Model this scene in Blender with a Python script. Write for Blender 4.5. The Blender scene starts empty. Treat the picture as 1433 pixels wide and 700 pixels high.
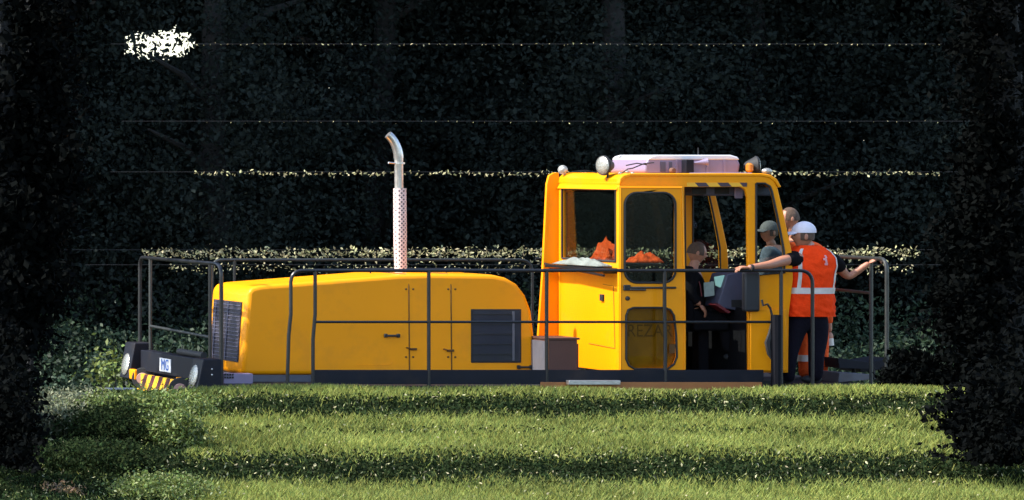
import bpy, bmesh, math, random
import numpy as np
from mathutils import Vector, Matrix, geometry, noise
R = math.radians
random.seed(7); rng = np.random.default_rng(11)

# ---------------------------------------------------------------- camera, light, exposure
CAMX, CAMZ, D = -17.0, 2.46, 45.0
SC = 132.0
scene = bpy.context.scene
cam = bpy.data.cameras.new('camera'); camo = bpy.data.objects.new('camera', cam)
scene.collection.objects.link(camo); scene.camera = camo
camo.location = (CAMX, -D, CAMZ); camo.rotation_euler = (R(90), 0, 0)
W_M = 1433.0/SC
cam.sensor_width = 36; cam.lens = 36*D/W_M
cam.shift_x = -CAMX/W_M; cam.shift_y = -135.0/1433.0
cam.clip_start = 1; cam.clip_end = 3000

SUN_TO = Vector((-0.68, 0.02, 0.735)).normalized()
world = bpy.data.worlds.new('World'); scene.world = world; world.use_nodes = True
wn = world.node_tree.nodes; wl = world.node_tree.links
sky = wn.new('ShaderNodeTexSky'); sky.sky_type = 'NISHITA'; sky.sun_disc = False
sky.sun_elevation = math.asin(SUN_TO.z); sky.sun_rotation = math.atan2(SUN_TO.x, SUN_TO.y)
wl.new(sky.outputs[0], wn['Background'].inputs[0]); wn['Background'].inputs[1].default_value = 0.15
sun = bpy.data.lights.new('sun', 'SUN'); sun.energy = 2.8; sun.angle = R(0.5); sun.color = (1, .95, .86)
suno = bpy.data.objects.new('sun', sun); scene.collection.objects.link(suno)
suno.rotation_euler = SUN_TO.to_track_quat('Z', 'Y').to_euler()
vs = scene.view_settings
vs.view_transform = 'Standard'; vs.look = 'None'; vs.gamma = 1; vs.use_curve_mapping = False
vs.exposure = 1.68
scene.cycles.max_bounces = 6; scene.cycles.transparent_max_bounces = 16

# ---------------------------------------------------------------- helpers
def P(px, py, y=0.0):
    s = 1 + y/D
    return (CAMX + ((px-716.5)/SC - CAMX)*s, y, CAMZ + ((540-py)/SC - CAMZ)*s)
def PX(px, y=0.0): return P(px, 0, y)[0]
def PZ(py, y=0.0): return P(0, py, y)[2]
def proj(a):
    s = D/(D + a[:, 1])
    return 716.5 + SC*((a[:, 0]-CAMX)*s + CAMX), 540 - SC*((a[:, 2]-CAMZ)*s + CAMZ)

def tag(o, label=None, cat=None, group=None, kind=None):
    if label: o['label'] = label
    if cat: o['category'] = cat
    if group: o['group'] = group
    if kind: o['kind'] = kind
    return o
def thing(name, label, cat, loc, group=None):
    o = bpy.data.objects.new(name, None); scene.collection.objects.link(o)
    o.location = loc; o.empty_display_size = .1
    return tag(o, label, cat, group)
def root_loc(p):
    while p.parent: p = p.parent
    return Vector(p.location)

class MB:
    def __init__(s): s.v = []; s.f = []
    def add(s, v, f):
        n = len(s.v); s.v += [tuple(q) for q in v]; s.f += [tuple(n+i for i in q) for q in f]; return s
    def box(s, x0, x1, y0, y1, z0, z1, M=None):
        v = [(x, y, z) for z in (z0, z1) for x, y in ((x0, y0), (x1, y0), (x1, y1), (x0, y1))]
        if M is not None: v = [M @ Vector(q) for q in v]
        return s.add(v, [(3, 2, 1, 0), (4, 5, 6, 7), (0, 1, 5, 4), (1, 2, 6, 5), (2, 3, 7, 6), (3, 0, 4, 7)])
    def prism(s, pts, y0, y1):           # polygon in XZ, extruded along Y
        n = len(pts)
        v = [(x, y0, z) for x, z in pts] + [(x, y1, z) for x, z in pts]
        return s.add(v, [tuple(range(n)), tuple(range(2*n-1, n-1, -1))] + [(i, i+n, (i+1) % n + n, (i+1) % n) for i in range(n)])
    def plate(s, outer, holes, a0, a1, axis='y'):  # plate with openings, thickness along axis
        loops = [outer]+holes
        flat = [p for l in loops for p in l]; n = len(flat)
        tris = geometry.tessellate_polygon([[Vector((p[0], p[1], 0)) for p in l] for l in loops])
        mk = (lambda p, a: (p[0], a, p[1])) if axis == 'y' else (lambda p, a: (a, p[0], p[1]))
        v = [mk(p, a0) for p in flat] + [mk(p, a1) for p in flat]
        f = [tuple(t) for t in tris] + [tuple(i+n for i in reversed(t)) for t in tris]
        o = 0
        for l in loops:
            m = len(l)
            for i in range(m):
                j = (i+1) % m
                f.append((o+i, o+j, o+j+n, o+i+n))
            o += m
        return s.add(v, f)
    def tube(s, path, r, n=8, caps=True):
        path = [Vector(p) for p in path]; rs = r if isinstance(r, (list, tuple)) else [r]*len(path)
        T = []
        for i in range(len(path)):
            a = path[max(0, i-1)]; b = path[min(len(path)-1, i+1)]
            T.append((b-a).normalized())
        up = Vector((0, 0, 1)) if abs(T[0].z) < .9 else Vector((1, 0, 0))
        N = T[0].cross(up).normalized(); v = []
        for i, p in enumerate(path):
            N = (N - T[i]*N.dot(T[i])).normalized(); B = T[i].cross(N)
            for k in range(n):
                a = 2*math.pi*k/n; v.append(p + (N*math.cos(a)+B*math.sin(a))*rs[i])
        f = [(i*n+k, i*n+(k+1) % n, (i+1)*n+(k+1) % n, (i+1)*n+k) for i in range(len(path)-1) for k in range(n)]
        if caps: f += [tuple(range(n-1, -1, -1)), tuple((len(path)-1)*n+k for k in range(n))]
        return s.add(v, f)
    def ball(s, c, rx, ry, rz, n=12, m=8, M=None):
        v = []
        for i in range(m+1):
            t = math.pi*i/m
            for k in range(n):
                a = 2*math.pi*k/n
                q = Vector((rx*math.sin(t)*math.cos(a), ry*math.sin(t)*math.sin(a), rz*math.cos(t)))
                if M is not None: q = M @ q
                v.append(Vector(c)+q)
        f = [(i*n+k, (i+1)*n+k, (i+1)*n+(k+1) % n, i*n+(k+1) % n) for i in range(m) for k in range(n)]
        return s.add(v, f)
    def lathe(s, c, axis, prof, n=20):     # prof: (distance along axis, radius)
        axis = Vector(axis).normalized(); path = [Vector(c)+axis*d for d, r in prof]
        up = Vector((0, 0, 1)) if abs(axis.z) < .9 else Vector((1, 0, 0))
        N = axis.cross(up).normalized(); B = axis.cross(N); v = []
        for (d, r), p in zip(prof, path):
            for k in range(n):
                a = 2*math.pi*k/n; v.append(p + (N*math.cos(a)+B*math.sin(a))*max(r, 1e-4))
        f = [(i*n+k, i*n+(k+1) % n, (i+1)*n+(k+1) % n, (i+1)*n+k) for i in range(len(prof)-1) for k in range(n)]
        f += [tuple(range(n-1, -1, -1)), tuple((len(prof)-1)*n+k for k in range(n))]
        return s.add(v, f)
    def build(s, name, mat, parent=None, loc=(0, 0, 0), bevel=0, seg=3, smooth=35, label=None):
        me = bpy.data.meshes.new(name)
        off = root_loc(parent) if parent else Vector(loc)
        me.from_pydata([tuple(Vector(q)-off) for q in s.v], [], s.f); me.validate(); me.update()
        bm = bmesh.new(); bm.from_mesh(me); bmesh.ops.recalc_face_normals(bm, faces=bm.faces); bm.to_mesh(me); bm.free()
        o = bpy.data.objects.new(name, me); scene.collection.objects.link(o)
        if parent: o.parent = parent
        else: o.location = off
        me.materials.append(mat)
        if bevel:
            b = o.modifiers.new('b', 'BEVEL'); b.width = bevel; b.segments = seg; b.limit_method = 'ANGLE'; b.angle_limit = R(32)
            b.harden_normals = False
        if smooth:
            me.polygons.foreach_set('use_smooth', [True]*len(me.polygons)); me.set_sharp_from_angle(angle=R(smooth if not bevel else 60))
        if label: o['label'] = label
        return o

def fast_mesh(name, V, F, mat, parent=None, loc=(0, 0, 0), smooth=False, mats=None, midx=None):
    """V (n,3), F (m,k) arrays"""
    me = bpy.data.meshes.new(name)
    off = np.array(root_loc(parent) if parent else loc)
    V = (V - off).astype(np.float32); m, k = F.shape
    me.vertices.add(len(V)); me.vertices.foreach_set('co', V.ravel())
    me.loops.add(m*k); me.loops.foreach_set('vertex_index', F.ravel().astype(np.int32))
    me.polygons.add(m); me.polygons.foreach_set('loop_start', np.arange(0, m*k, k, dtype=np.int32))
    me.polygons.foreach_set('loop_total', np.full(m, k, dtype=np.int32))
    for q in (mats or [mat]): me.materials.append(q)
    if midx is not None: me.polygons.foreach_set('material_index', midx.astype(np.int32))
    if smooth: me.polygons.foreach_set('use_smooth', np.ones(m, dtype=bool))
    me.update(calc_edges=True)
    o = bpy.data.objects.new(name, me); scene.collection.objects.link(o)
    if parent: o.parent = parent
    else: o.location = tuple(off)
    return o

def mat(name, col, rough=.5, metal=0, var=.12, vscale=6, bump=0, bscale=60, coat=0, spec=.5, dirt=0, island=0, trans=0, emit=None, sheen=0):
    m = bpy.data.materials.new(name); m.use_nodes = True
    N = m.node_tree.nodes; L = m.node_tree.links; b = N['Principled BSDF']
    b.inputs['Roughness'].default_value = rough; b.inputs['Metallic'].default_value = metal
    b.inputs['Specular IOR Level'].default_value = spec; b.inputs['Coat Weight'].default_value = coat
    b.inputs['Coat Roughness'].default_value = .12
    if sheen: b.inputs['Sheen Weight'].default_value = sheen
    tc = N.new('ShaderNodeNewGeometry'); out = None
    ns = N.new('ShaderNodeTexNoise'); ns.inputs['Scale'].default_value = vscale; ns.inputs['Detail'].default_value = 6
    L.new(tc.outputs['Position'], ns.inputs['Vector'])
    mx = N.new('ShaderNodeMixRGB'); c = np.array(col)
    mx.inputs[1].default_value = (*np.clip(c*(1-var*2), 0, 1), 1); mx.inputs[2].default_value = (*np.clip(c*(1+var*2), 0, 1), 1)
    L.new(ns.outputs['Fac'], mx.inputs[0]); out = mx.outputs[0]
    if dirt:
        n2 = N.new('ShaderNodeTexNoise'); n2.inputs['Scale'].default_value = 2.3; n2.inputs['Detail'].default_value = 9; n2.inputs['Roughness'].default_value = .7
        L.new(tc.outputs['Position'], n2.inputs['Vector'])
        rp = N.new('ShaderNodeMapRange'); rp.inputs[1].default_value = .5; rp.inputs[2].default_value = .72; rp.inputs[4].default_value = dirt
        L.new(n2.outputs['Fac'], rp.inputs[0])
        m2 = N.new('ShaderNodeMixRGB'); m2.inputs[2].default_value = (.16, .1, .05, 1)
        L.new(rp.outputs[0], m2.inputs[0]); L.new(out, m2.inputs[1]); out = m2.outputs[0]
        ra = N.new('ShaderNodeMath'); ra.operation = 'ADD'; ra.inputs[1].default_value = rough; L.new(rp.outputs[0], ra.inputs[0]); L.new(ra.outputs[0], b.inputs['Roughness'])
    if island:
        hs = N.new('ShaderNodeHueSaturation'); L.new(out, hs.inputs['Color'])
        r1 = N.new('ShaderNodeMapRange'); r1.inputs[3].default_value = 1-island; r1.inputs[4].default_value = 1+island
        L.new(tc.outputs['Random Per Island'], r1.inputs[0]); L.new(r1.outputs[0], hs.inputs['Value'])
        wv = N.new('ShaderNodeTexWhiteNoise'); wv.noise_dimensions = '1D'; L.new(tc.outputs['Random Per Island'], wv.inputs['W'])
        r2 = N.new('ShaderNodeMapRange'); r2.inputs[3].default_value = .47; r2.inputs[4].default_value = .53
        L.new(wv.outputs['Value'], r2.inputs[0]); L.new(r2.outputs[0], hs.inputs['Hue']); out = hs.outputs[0]
    L.new(out, b.inputs['Base Color'])
    if bump:
        n3 = N.new('ShaderNodeTexNoise'); n3.inputs['Scale'].default_value = bscale; n3.inputs['Detail'].default_value = 4
        L.new(tc.outputs['Position'], n3.inputs['Vector'])
        bp = N.new('ShaderNodeBump'); bp.inputs['Strength'].default_value = bump; bp.inputs['Distance'].default_value = .02
        L.new(n3.outputs['Fac'], bp.inputs['Height']); L.new(bp.outputs[0], b.inputs['Normal'])
    if trans:
        tr = N.new('ShaderNodeBsdfTranslucent'); L.new(out, tr.inputs['Color'])
        ms = N.new('ShaderNodeMixShader'); ms.inputs[0].default_value = trans
        L.new(b.outputs[0], ms.inputs[1]); L.new(tr.outputs[0], ms.inputs[2]); L.new(ms.outputs[0], N['Material Output'].inputs[0])
    if emit:
        b.inputs['Emission Color'].default_value = (*emit[0], 1); b.inputs['Emission Strength'].default_value = emit[1]
    return m
def glass(name, tint=(.75, .8, .78), refl=.12):
    m = bpy.data.materials.new(name); m.use_nodes = True
    N = m.node_tree.nodes; L = m.node_tree.links; N.remove(N['Principled BSDF'])
    t = N.new('ShaderNodeBsdfTransparent'); t.inputs[0].default_value = (*tint, 1)
    g = N.new('ShaderNodeBsdfGlossy'); g.inputs['Roughness'].default_value = .03
    lw = N.new('ShaderNodeLayerWeight'); pw = N.new('ShaderNodeMath'); pw.operation = 'POWER'; pw.inputs[1].default_value = 4; L.new(lw.outputs['Facing'], pw.inputs[0])
    fr = N.new('ShaderNodeMath'); fr.operation = 'MULTIPLY_ADD'; fr.inputs[1].default_value = .6; fr.inputs[2].default_value = .03; L.new(pw.outputs[0], fr.inputs[0])
    ms = N.new('ShaderNodeMixShader'); L.new(fr.outputs[0], ms.inputs[0]); L.new(t.outputs[0], ms.inputs[1]); L.new(g.outputs[0], ms.inputs[2])
    L.new(ms.outputs[0], N['Material Output'].inputs[0]); return m
def dotted(name, col, dark, s):           # perforated sheet: rows of small dark holes round a tube
    m = mat(name, col, rough=.45, metal=.0, var=.1, vscale=9)
    N = m.node_tree.nodes; L = m.node_tree.links; b = N['Principled BSDF']
    src = b.inputs['Base Color'].links[0].from_socket
    vo = N.new('ShaderNodeTexVoronoi'); vo.inputs['Scale'].default_value = s; vo.inputs['Randomness'].default_value = .12
    tc = N.new('ShaderNodeTexCoord'); mp = N.new('ShaderNodeMapping'); mp.inputs['Rotation'].default_value = (.0, R(45), .0)
    L.new(tc.outputs['Object'], mp.inputs[0]); L.new(mp.outputs[0], vo.inputs['Vector'])
    rp = N.new('ShaderNodeMath'); rp.operation = 'LESS_THAN'; rp.inputs[1].default_value = .34
    L.new(vo.outputs['Distance'], rp.inputs[0])
    mx = N.new('ShaderNodeMixRGB'); mx.inputs[2].default_value = (*dark, 1)
    L.new(rp.outputs[0], mx.inputs[0]); L.new(src, mx.inputs[1]); L.new(mx.outputs[0], b.inputs['Base Color']); return m
def striped(name, c1, c2, scale, slope, thr=.5):
    m = mat(name, c1, rough=.45, var=.05)
    N = m.node_tree.nodes; L = m.node_tree.links; b = N['Principled BSDF']
    tc = N.new('ShaderNodeTexCoord'); sx = N.new('ShaderNodeSeparateXYZ'); L.new(tc.outputs['Object'], sx.inputs[0])
    a = N.new('ShaderNodeMath'); a.operation = 'MULTIPLY_ADD'; a.inputs[1].default_value = slope
    s2 = N.new('ShaderNodeMath'); s2.operation = 'ADD'; L.new(sx.outputs[0], s2.inputs[0]); L.new(sx.outputs[1], s2.inputs[1])
    L.new(sx.outputs[2], a.inputs[0]); L.new(s2.outputs[0], a.inputs[2])
    k = N.new('ShaderNodeMath'); k.operation = 'MULTIPLY'; k.inputs[1].default_value = scale; L.new(a.outputs[0], k.inputs[0])
    fr = N.new('ShaderNodeMath'); fr.operation = 'FRACT'; L.new(k.outputs[0], fr.inputs[0])
    lt = N.new('ShaderNodeMath'); lt.operation = 'LESS_THAN'; lt.inputs[1].default_value = thr; L.new(fr.outputs[0], lt.inputs[0])
    mx = N.new('ShaderNodeMixRGB'); mx.inputs[1].default_value = (*c1, 1); mx.inputs[2].default_value = (*c2, 1)
    L.new(lt.outputs[0], mx.inputs[0]); L.new(mx.outputs[0], b.inputs['Base Color']); return m

M = dict(
    yellow=mat('yellow paint', (.88, .305, .0008), rough=.42, var=.03, vscale=1.5, spec=.2, coat=.04, dirt=.16),
    sill=mat('grimy frame paint', (.33, .12, .03), rough=.6, dirt=.4),
    seam=mat('dark seam gap', (.10, .04, .004), rough=.8),  # dark brown for panel joints and small fittings
    dark=mat('dark blue grey paint', (.007, .008, .014), rough=.55, spec=.2, dirt=.1, var=.15),
    black=mat('black rubber', (.012, .012, .013), rough=.7),
    rail=mat('handrail steel', (.014, .014, .016), rough=.35, metal=.2, var=.2, vscale=20),
    railpale=mat('worn handrail steel', (.04, .043, .042), rough=.35, metal=.3, var=.2, vscale=20),
    steel=mat('bright steel', (.55, .53, .52), rough=.3, metal=.85, var=.12, vscale=14, bump=.1),
    grey=mat('grey painted metal', (.10, .10, .12), rough=.5, dirt=.3),
    console=mat('console plastic', (.07, .07, .11), rough=.55),
    white=mat('shade toned white gelcoat', (.24, .19, .29), rough=.4, dirt=.3, var=.06),  # white darkened to violet, the roof unit's shaded sides put into the colour
    grille=mat('radiator mesh', (.035, .03, .042), rough=.5, metal=.3, bump=.6, bscale=90, var=.3, vscale=18),
    brown=mat('brown box paint', (.08, .03, .02), rough=.6, dirt=.4),
    lens=mat('lamp lens', (.42, .41, .36), rough=.15, metal=.6, bump=.5, bscale=60),
    amber=mat('amber lens', (.5, .17, .015), rough=.2),
    glass=glass('window glass'), lglass=glass('tinted door glass', (.68, .62, .42)),
    skin=mat('skin', (.40, .17, .10), rough=.5, var=.1, vscale=20, bump=.15, bscale=90),
    hair=mat('brown hair', (.09, .05, .03), rough=.7, bump=.6, bscale=160, var=.3, vscale=40),
    vest=mat('orange hi vis cloth', (.95, .055, .006), rough=.8, spec=.1, var=.05, vscale=10, bump=.9, bscale=16),
    refl=mat('reflective tape', (.62, .55, .5), rough=.45, var=.08, vscale=20),
    navy=mat('navy trousers', (.007, .006, .012), rough=.9, spec=.1, bump=.6, bscale=22, var=.25),
    blackcloth=mat('black cloth', (.006, .0055, .007), rough=.9, spec=.1, bump=.5, bscale=22, var=.2),
    bluecloth=mat('grey blue cloth', (.055, .075, .095), rough=.85, bump=.6, bscale=20, var=.2),
    cap=mat('white cap cloth', (.72, .68, .76), rough=.8, bump=.3, bscale=60, var=.05),
    greycap=mat('grey cap cloth', (.085, .085, .08), rough=.8, bump=.3, bscale=60),
    red=mat('red cover', (.12, .006, .012), rough=.5), paper=mat('paper', (.28, .33, .30), rough=.7, var=.15, vscale=30),
    orangecloth=mat('orange cloth', (.85, .10, .02), rough=.8, spec=.1, bump=.8, bscale=24, var=.15),
    screen=mat('lit screen', (.2, .35, .33), rough=.3, emit=((.35, .7, .62), .12)),
    blue=mat('emblem blue', (.02, .12, .5), rough=.4, var=0), plate=mat('emblem white', (.75, .75, .75), rough=.4, var=.03),
    sign=mat('faint dark lettering', (.3, .18, .04), rough=.6, var=0),
    inner=mat('inner amber panel', (.8, .42, .06), rough=.5, var=.25, vscale=7),
    shield=dotted('perforated heat shield', (.62, .5, .48), (.06, .05, .06), 30),
    haz=striped('hazard stripes', (.85, .42, .02), (.06, .03, .04), 4.2, .9, .5),
    haz2=striped('red yellow hazard stripes', (.95, .5, .02), (.10, .02, .03), 3.6, 1.1, .5),
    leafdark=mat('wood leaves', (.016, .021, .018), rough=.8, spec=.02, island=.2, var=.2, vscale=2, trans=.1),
    leafshade=mat('shade black evergreen leaves', (.0015, .002, .0018), rough=.8, spec=.03, island=.4, var=.2),  # near-black leaf colour stands in for deep shade
    leafmid=mat('undergrowth leaves', (.022, .04, .02), rough=.6, spec=.25, island=.5, var=.3, vscale=1.2, trans=.15),
    leafpale=mat('sun toned leaflets and seed heads', (.36, .33, .17), rough=.6, island=.35, var=.2, trans=.2),  # on the wires this pale colour imitates sun on leaf tips
    leafrust=mat('rusty leaves', (.16, .10, .04), rough=.6, island=.4),
    leafgrn=mat('bush leaves', (.115, .15, .035), rough=.5, spec=.35, island=.5, var=.35, vscale=3, trans=.25),
    leafgry=mat('grey green leaves', (.14, .15, .085), rough=.6, spec=.3, island=.45, var=.35, vscale=3, trans=.2),
    grass=mat('meadow grass', (.23, .26, .06), rough=.6, spec=.2, island=.3, var=.3, vscale=.9, trans=.25),
    weedshade=mat('shade toned ground leaves', (.016, .026, .008), rough=.8, spec=.06, island=.5, var=.3, vscale=2, trans=.15),  # dark leaf colour stands in for shade on the bank
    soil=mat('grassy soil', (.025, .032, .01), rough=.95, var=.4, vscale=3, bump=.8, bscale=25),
    ballast=mat('track ballast', (.16, .14, .13), rough=.9, var=.5, vscale=18, bump=1, bscale=30),
    bark=mat('dark bark', (.012, .011, .010), rough=.9, var=.4, vscale=8, bump=1, bscale=20),
    rust=mat('rusty steel', (.13, .06, .035), rough=.75, var=.3, vscale=12, bump=.4),
    concrete=mat('weathered concrete', (.34, .34, .33), rough=.85, var=.15, vscale=9, bump=.4),
)

# ---------------------------------------------------------------- ground
def ground_z(x, y):
    z = np.interp(y, [-400, -60, -14, -9, -2.8, -2.4, -.9, 6, 9, 30, 600], [-1, -1, -.72, -.476, .045, .03, -1.35, -1.35, -.9, -.6, -.6])
    m = (y > -14) & (y < -2.3)
    return z + np.where(m, .03*np.sin(x*1.7+y)*np.sin(y*2.1+x*.6), 0)
xs = np.unique(np.concatenate([np.linspace(-600, -14, 14), np.linspace(-14, 22, 145), np.linspace(22, 700, 14)]))
ys = np.unique(np.concatenate([np.linspace(-400, -14, 12), np.linspace(-14, 12, 131), np.linspace(12, 900, 20)]))
X, Y = np.meshgrid(xs, ys); V = np.stack([X.ravel(), Y.ravel(), ground_z(X.ravel(), Y.ravel())], 1)
nx = len(xs); i = np.arange(len(ys)-1)[:, None]*nx + np.arange(nx-1)[None]
F = np.stack([i.ravel(), i.ravel()+1, i.ravel()+nx+1, i.ravel()+nx], 1)
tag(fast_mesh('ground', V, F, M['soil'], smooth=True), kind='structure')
bal = MB()
sec = [(-.6, -1.42), (.2, -1.14), (2.8, -1.14), (3.6, -1.42)]
bal.add([(x, y, z) for x in (-60, 60) for y, z in sec], [(0, 1, 5, 4), (1, 2, 6, 5), (2, 3, 7, 6)])
tag(bal.build('track_ballast', M['ballast'], loc=(0, 1.5, -1.2)), kind='structure')
for yy in (.73, 2.17):
    r_ = MB(); r_.box(-60, 60, yy-.07, yy+.07, -1.14, -1.12).box(-60, 60, yy-.012, yy+.012, -1.12, -1.0).box(-60, 60, yy-.036, yy+.036, -1.0, -.97)
    tag(r_.build('rail_track', M['rust'], loc=(0, yy, -1.1)), kind='structure')

# ---------------------------------------------------------------- leaves
def rand_rot(n):
    q = rng.normal(size=(n, 3)); q /= np.linalg.norm(q, axis=1)[:, None]
    r = rng.normal(size=(n, 3)); t = np.cross(q, r); t /= np.linalg.norm(t, axis=1)[:, None]
    return q, t
def leaf_mesh(C, size, updown=0.0, asp=.55):
    """pointed leaf (two triangles folded a little) at each centre"""
    n = len(C); a, b = rand_rot(n)
    if np.isscalar(size): size = np.full(n, size)
    L = (size*rng.uniform(.6, 1.4, n))[:, None]
    nrm = np.cross(a, b)
    v = np.stack([C-a*L*.5, C+b*L*asp*.5+nrm*L*.08, C+a*L*.5, C-b*L*asp*.5+nrm*L*.08], 1).reshape(-1, 3)
    f = (np.arange(n)*4)[:, None] + np.arange(4)[None]
    return v, f
def clumps(nc, per, centre, rad, cr, shell=.5, zmin=None):
    """clump centres in an ellipsoid shell, leaves gaussian about them"""
    d = rng.normal(size=(nc, 3)); d /= np.linalg.norm(d, axis=1)[:, None]
    rr = (shell + (1-shell)*rng.random(nc))[:, None]
    c = np.array(centre) + d*rr*np.array(rad)*(1+.16*rng.normal(size=(nc, 1)))
    p = np.repeat(c, per, 0) + rng.normal(size=(nc*per, 3))*cr*np.repeat(rng.uniform(.6, 1.3, nc), per)[:, None]*np.array([1, 1, .7])
    if zmin is not None: p = p[p[:, 2] > zmin]
    return p
HOLES = [(190, 63, 7, 5), (203, 60, 6, 4), (218, 56, 13, 4), (236, 56, 14, 4), (228, 66, 8, 4), (243, 68, 7, 5), (254, 62, 6, 4), (207, 69, 4, 3), (247, 76, 4, 3), (232, 47, 4, 3), (262, 48, 3, 3), (172, 70, 3, 2)]
def cull(p, far=False):
    """the gap between the trees where the sky shows"""
    px, py = proj(p); k = np.ones(len(p), bool)
    if far: return p[((px-220)/62)**2+((py-62)/30)**2 > 1]
    rag = np.sin(px*.8+np.sin(py*.9)*2)+np.sin(py*1.2+px*.35)+.5*np.sin(px*.31) > -.3
    rag &= rng.random(len(p)) > .26
    for hx, hy, a, b in HOLES:
        k &= ~(rag & (((px-hx)/(a-.5))**2+((py-hy)/(b-.3))**2 < 1))
    return p[k]

def tree(x, y, h, rad, label, seed, low=34000, mt='leafdark', zlow=-1.0):
    global rng
    rng = np.random.default_rng(seed); random.seed(seed)
    zb = float(ground_z(np.array([x]), np.array([y]))[0])
    t = thing('broadleaf_tree', label, 'tree', (x, y, zb), 'trees of the wood behind the vehicle')
    tr = MB(); pts = [(x+.08*math.sin(k*1.3+seed), y+.08*math.cos(k), zb+h*.8*k/7) for k in range(8)]
    tr.tube(pts, [.22*(1-k/9) for k in range(8)], 10)
    for k in range(9):
        z = zb+1.2+h*.55*k/9; a = random.uniform(0, 6.28); l = rad*random.uniform(.5, .9)
        tr.tube([(x, y, z), (x+.5*l*math.cos(a), y+.5*l*math.sin(a), z+.3*l), (x+l*math.cos(a), y+l*math.sin(a), z+.45*l)], [.07, .045, .015], 6)
    tr.build('trunk', M['bark'], t)
    lo = clumps(low//60, 60, (x, y, 2.2), (rad, rad*.8, 3.8), .26, .3, zlow)
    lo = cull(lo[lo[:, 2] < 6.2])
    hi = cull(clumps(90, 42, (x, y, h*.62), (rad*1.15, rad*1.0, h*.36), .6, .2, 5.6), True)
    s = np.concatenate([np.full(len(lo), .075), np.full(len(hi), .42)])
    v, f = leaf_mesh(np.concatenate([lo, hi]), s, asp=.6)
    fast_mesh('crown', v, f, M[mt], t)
    return t
spots = [(-5.2, 10.5, 'first tree from the left, its low boughs crossed by the sky gap'), (-2.4, 12.2, 'second tree from the left, its shaded boughs above the bowed rail end'),
         (.2, 10.8, 'third tree from the left, its shaded boughs behind the hood front'), (2.9, 12.4, 'shaded tree whose boughs show just left of the exhaust pipe'),
         (5.4, 11.0, 'shaded tree whose boughs show between exhaust pipe and cab'), (7.9, 12.5, 'shaded tree whose boughs rise above the left half of the cab roof'),
         (10.4, 10.9, 'shaded tree whose boughs rise above the right half of the cab roof'), (13.0, 12.2, 'shaded tree behind the man in the white cap'),
         (15.6, 11.0, 'rightmost shaded tree of the wood')]
for k, (x, y, lb) in enumerate(spots):
    tree(x, y, 12.5+(k*37 % 3), 2.3, lb, 100+k)
rng = np.random.default_rng(5); random.seed(5)
# far part of the wood, one mass
p = np.stack([rng.uniform(-9, 22, 90000), rng.uniform(14, 20, 90000), rng.uniform(-1, 8, 90000)], 1)
v, f = leaf_mesh(cull(p, True), .36, asp=.7)
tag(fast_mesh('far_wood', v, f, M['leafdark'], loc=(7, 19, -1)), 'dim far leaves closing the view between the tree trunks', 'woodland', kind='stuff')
p = np.stack([rng.uniform(-9, 17, 110000), rng.uniform(5.6, 11, 110000), np.zeros(110000)], 1)
h = .35+.9*(.5+.5*np.sin(p[:, 0]*.9+np.sin(p[:, 1]*1.3)*2))*(.5+.5*np.cos(p[:, 1]*1.1+p[:, 0]*.4))
p[:, 2] = ground_z(p[:, 0], p[:, 1]) + (h+.75)*rng.random(110000)**.6
v, f = leaf_mesh(p, .062, asp=.55)
tag(fast_mesh('undergrowth', v, f, M['leafmid'], loc=(3, 8, -1)), 'dark green undergrowth along the foot of the wood', 'undergrowth', kind='stuff')

# ---------------------------------------------------------------- grass bank
def bank(n, ymin=-10.5, ymax=-2.35):
    y = rng.uniform(ymin, ymax, n); xl = PXv(0, y)-.4; xr = PXv(1433, y)+.4
    x = xl + (xr-xl)*rng.random(n); return np.stack([x, y, ground_z(x, y)], 1)
def PXv(px, y): return CAMX + ((px-716.5)/SC - CAMX)*(1+y/D)
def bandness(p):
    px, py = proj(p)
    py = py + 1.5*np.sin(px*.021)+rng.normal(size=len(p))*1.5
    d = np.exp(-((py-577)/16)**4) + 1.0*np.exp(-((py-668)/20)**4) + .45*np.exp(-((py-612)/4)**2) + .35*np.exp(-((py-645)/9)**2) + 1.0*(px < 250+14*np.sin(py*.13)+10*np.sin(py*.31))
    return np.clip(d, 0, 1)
def blades(p, ln, w, lean=.35):
    n = len(p); a = rng.uniform(0, 2*np.pi, n); l = ln*rng.uniform(.55, 1.35, n)
    d = np.stack([np.cos(a), np.sin(a), np.zeros(n)], 1); s = np.stack([-np.sin(a+.6), np.cos(a+.6), np.zeros(n)], 1)
    ww = (w*rng.uniform(.7, 1.3, n))[:, None]; le = (l*lean*rng.uniform(.2, 2, n))[:, None]
    up = np.array([0, 0, 1.0])
    mid = p + up*(l*.6)[:, None] + d*le*.35
    tip = p + up*l[:, None] + d*le
    v = np.stack([p-s*ww*.5, p+s*ww*.5, mid+s*ww*.38, tip, mid-s*ww*.38], 1).reshape(-1, 3)
    f = (np.arange(n)*5)[:, None]+np.arange(5)[None]
    return v, f
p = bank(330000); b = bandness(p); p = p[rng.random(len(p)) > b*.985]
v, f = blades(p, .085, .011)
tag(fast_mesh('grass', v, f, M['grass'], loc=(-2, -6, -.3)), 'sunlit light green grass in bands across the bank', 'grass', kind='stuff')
p = bank(260000); b = bandness(p); p = p[rng.random(len(p)) < b]  # dark leaves paint the shade bands across the bank
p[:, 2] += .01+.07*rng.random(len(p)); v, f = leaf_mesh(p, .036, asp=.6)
tag(fast_mesh('shade_band_leaves', v, f, M['weedshade'], loc=(-2, -6, -.3)), 'low ground cover coloured dark as shade strips between the light grass', 'ground cover', kind='stuff')
# pale leaf tips over the strips
p = bank(60000); b = bandness(p); p = p[rng.random(len(p)) < b*.02+.012]; p[:, 2] += .085
v, f = leaf_mesh(p, .032, asp=.4)
tag(fast_mesh('seed_heads', v, f, M['leafpale'], loc=(-2, -6, -.3)), 'pale seed heads dotted over the grass bank', 'grass', kind='stuff')

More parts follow.
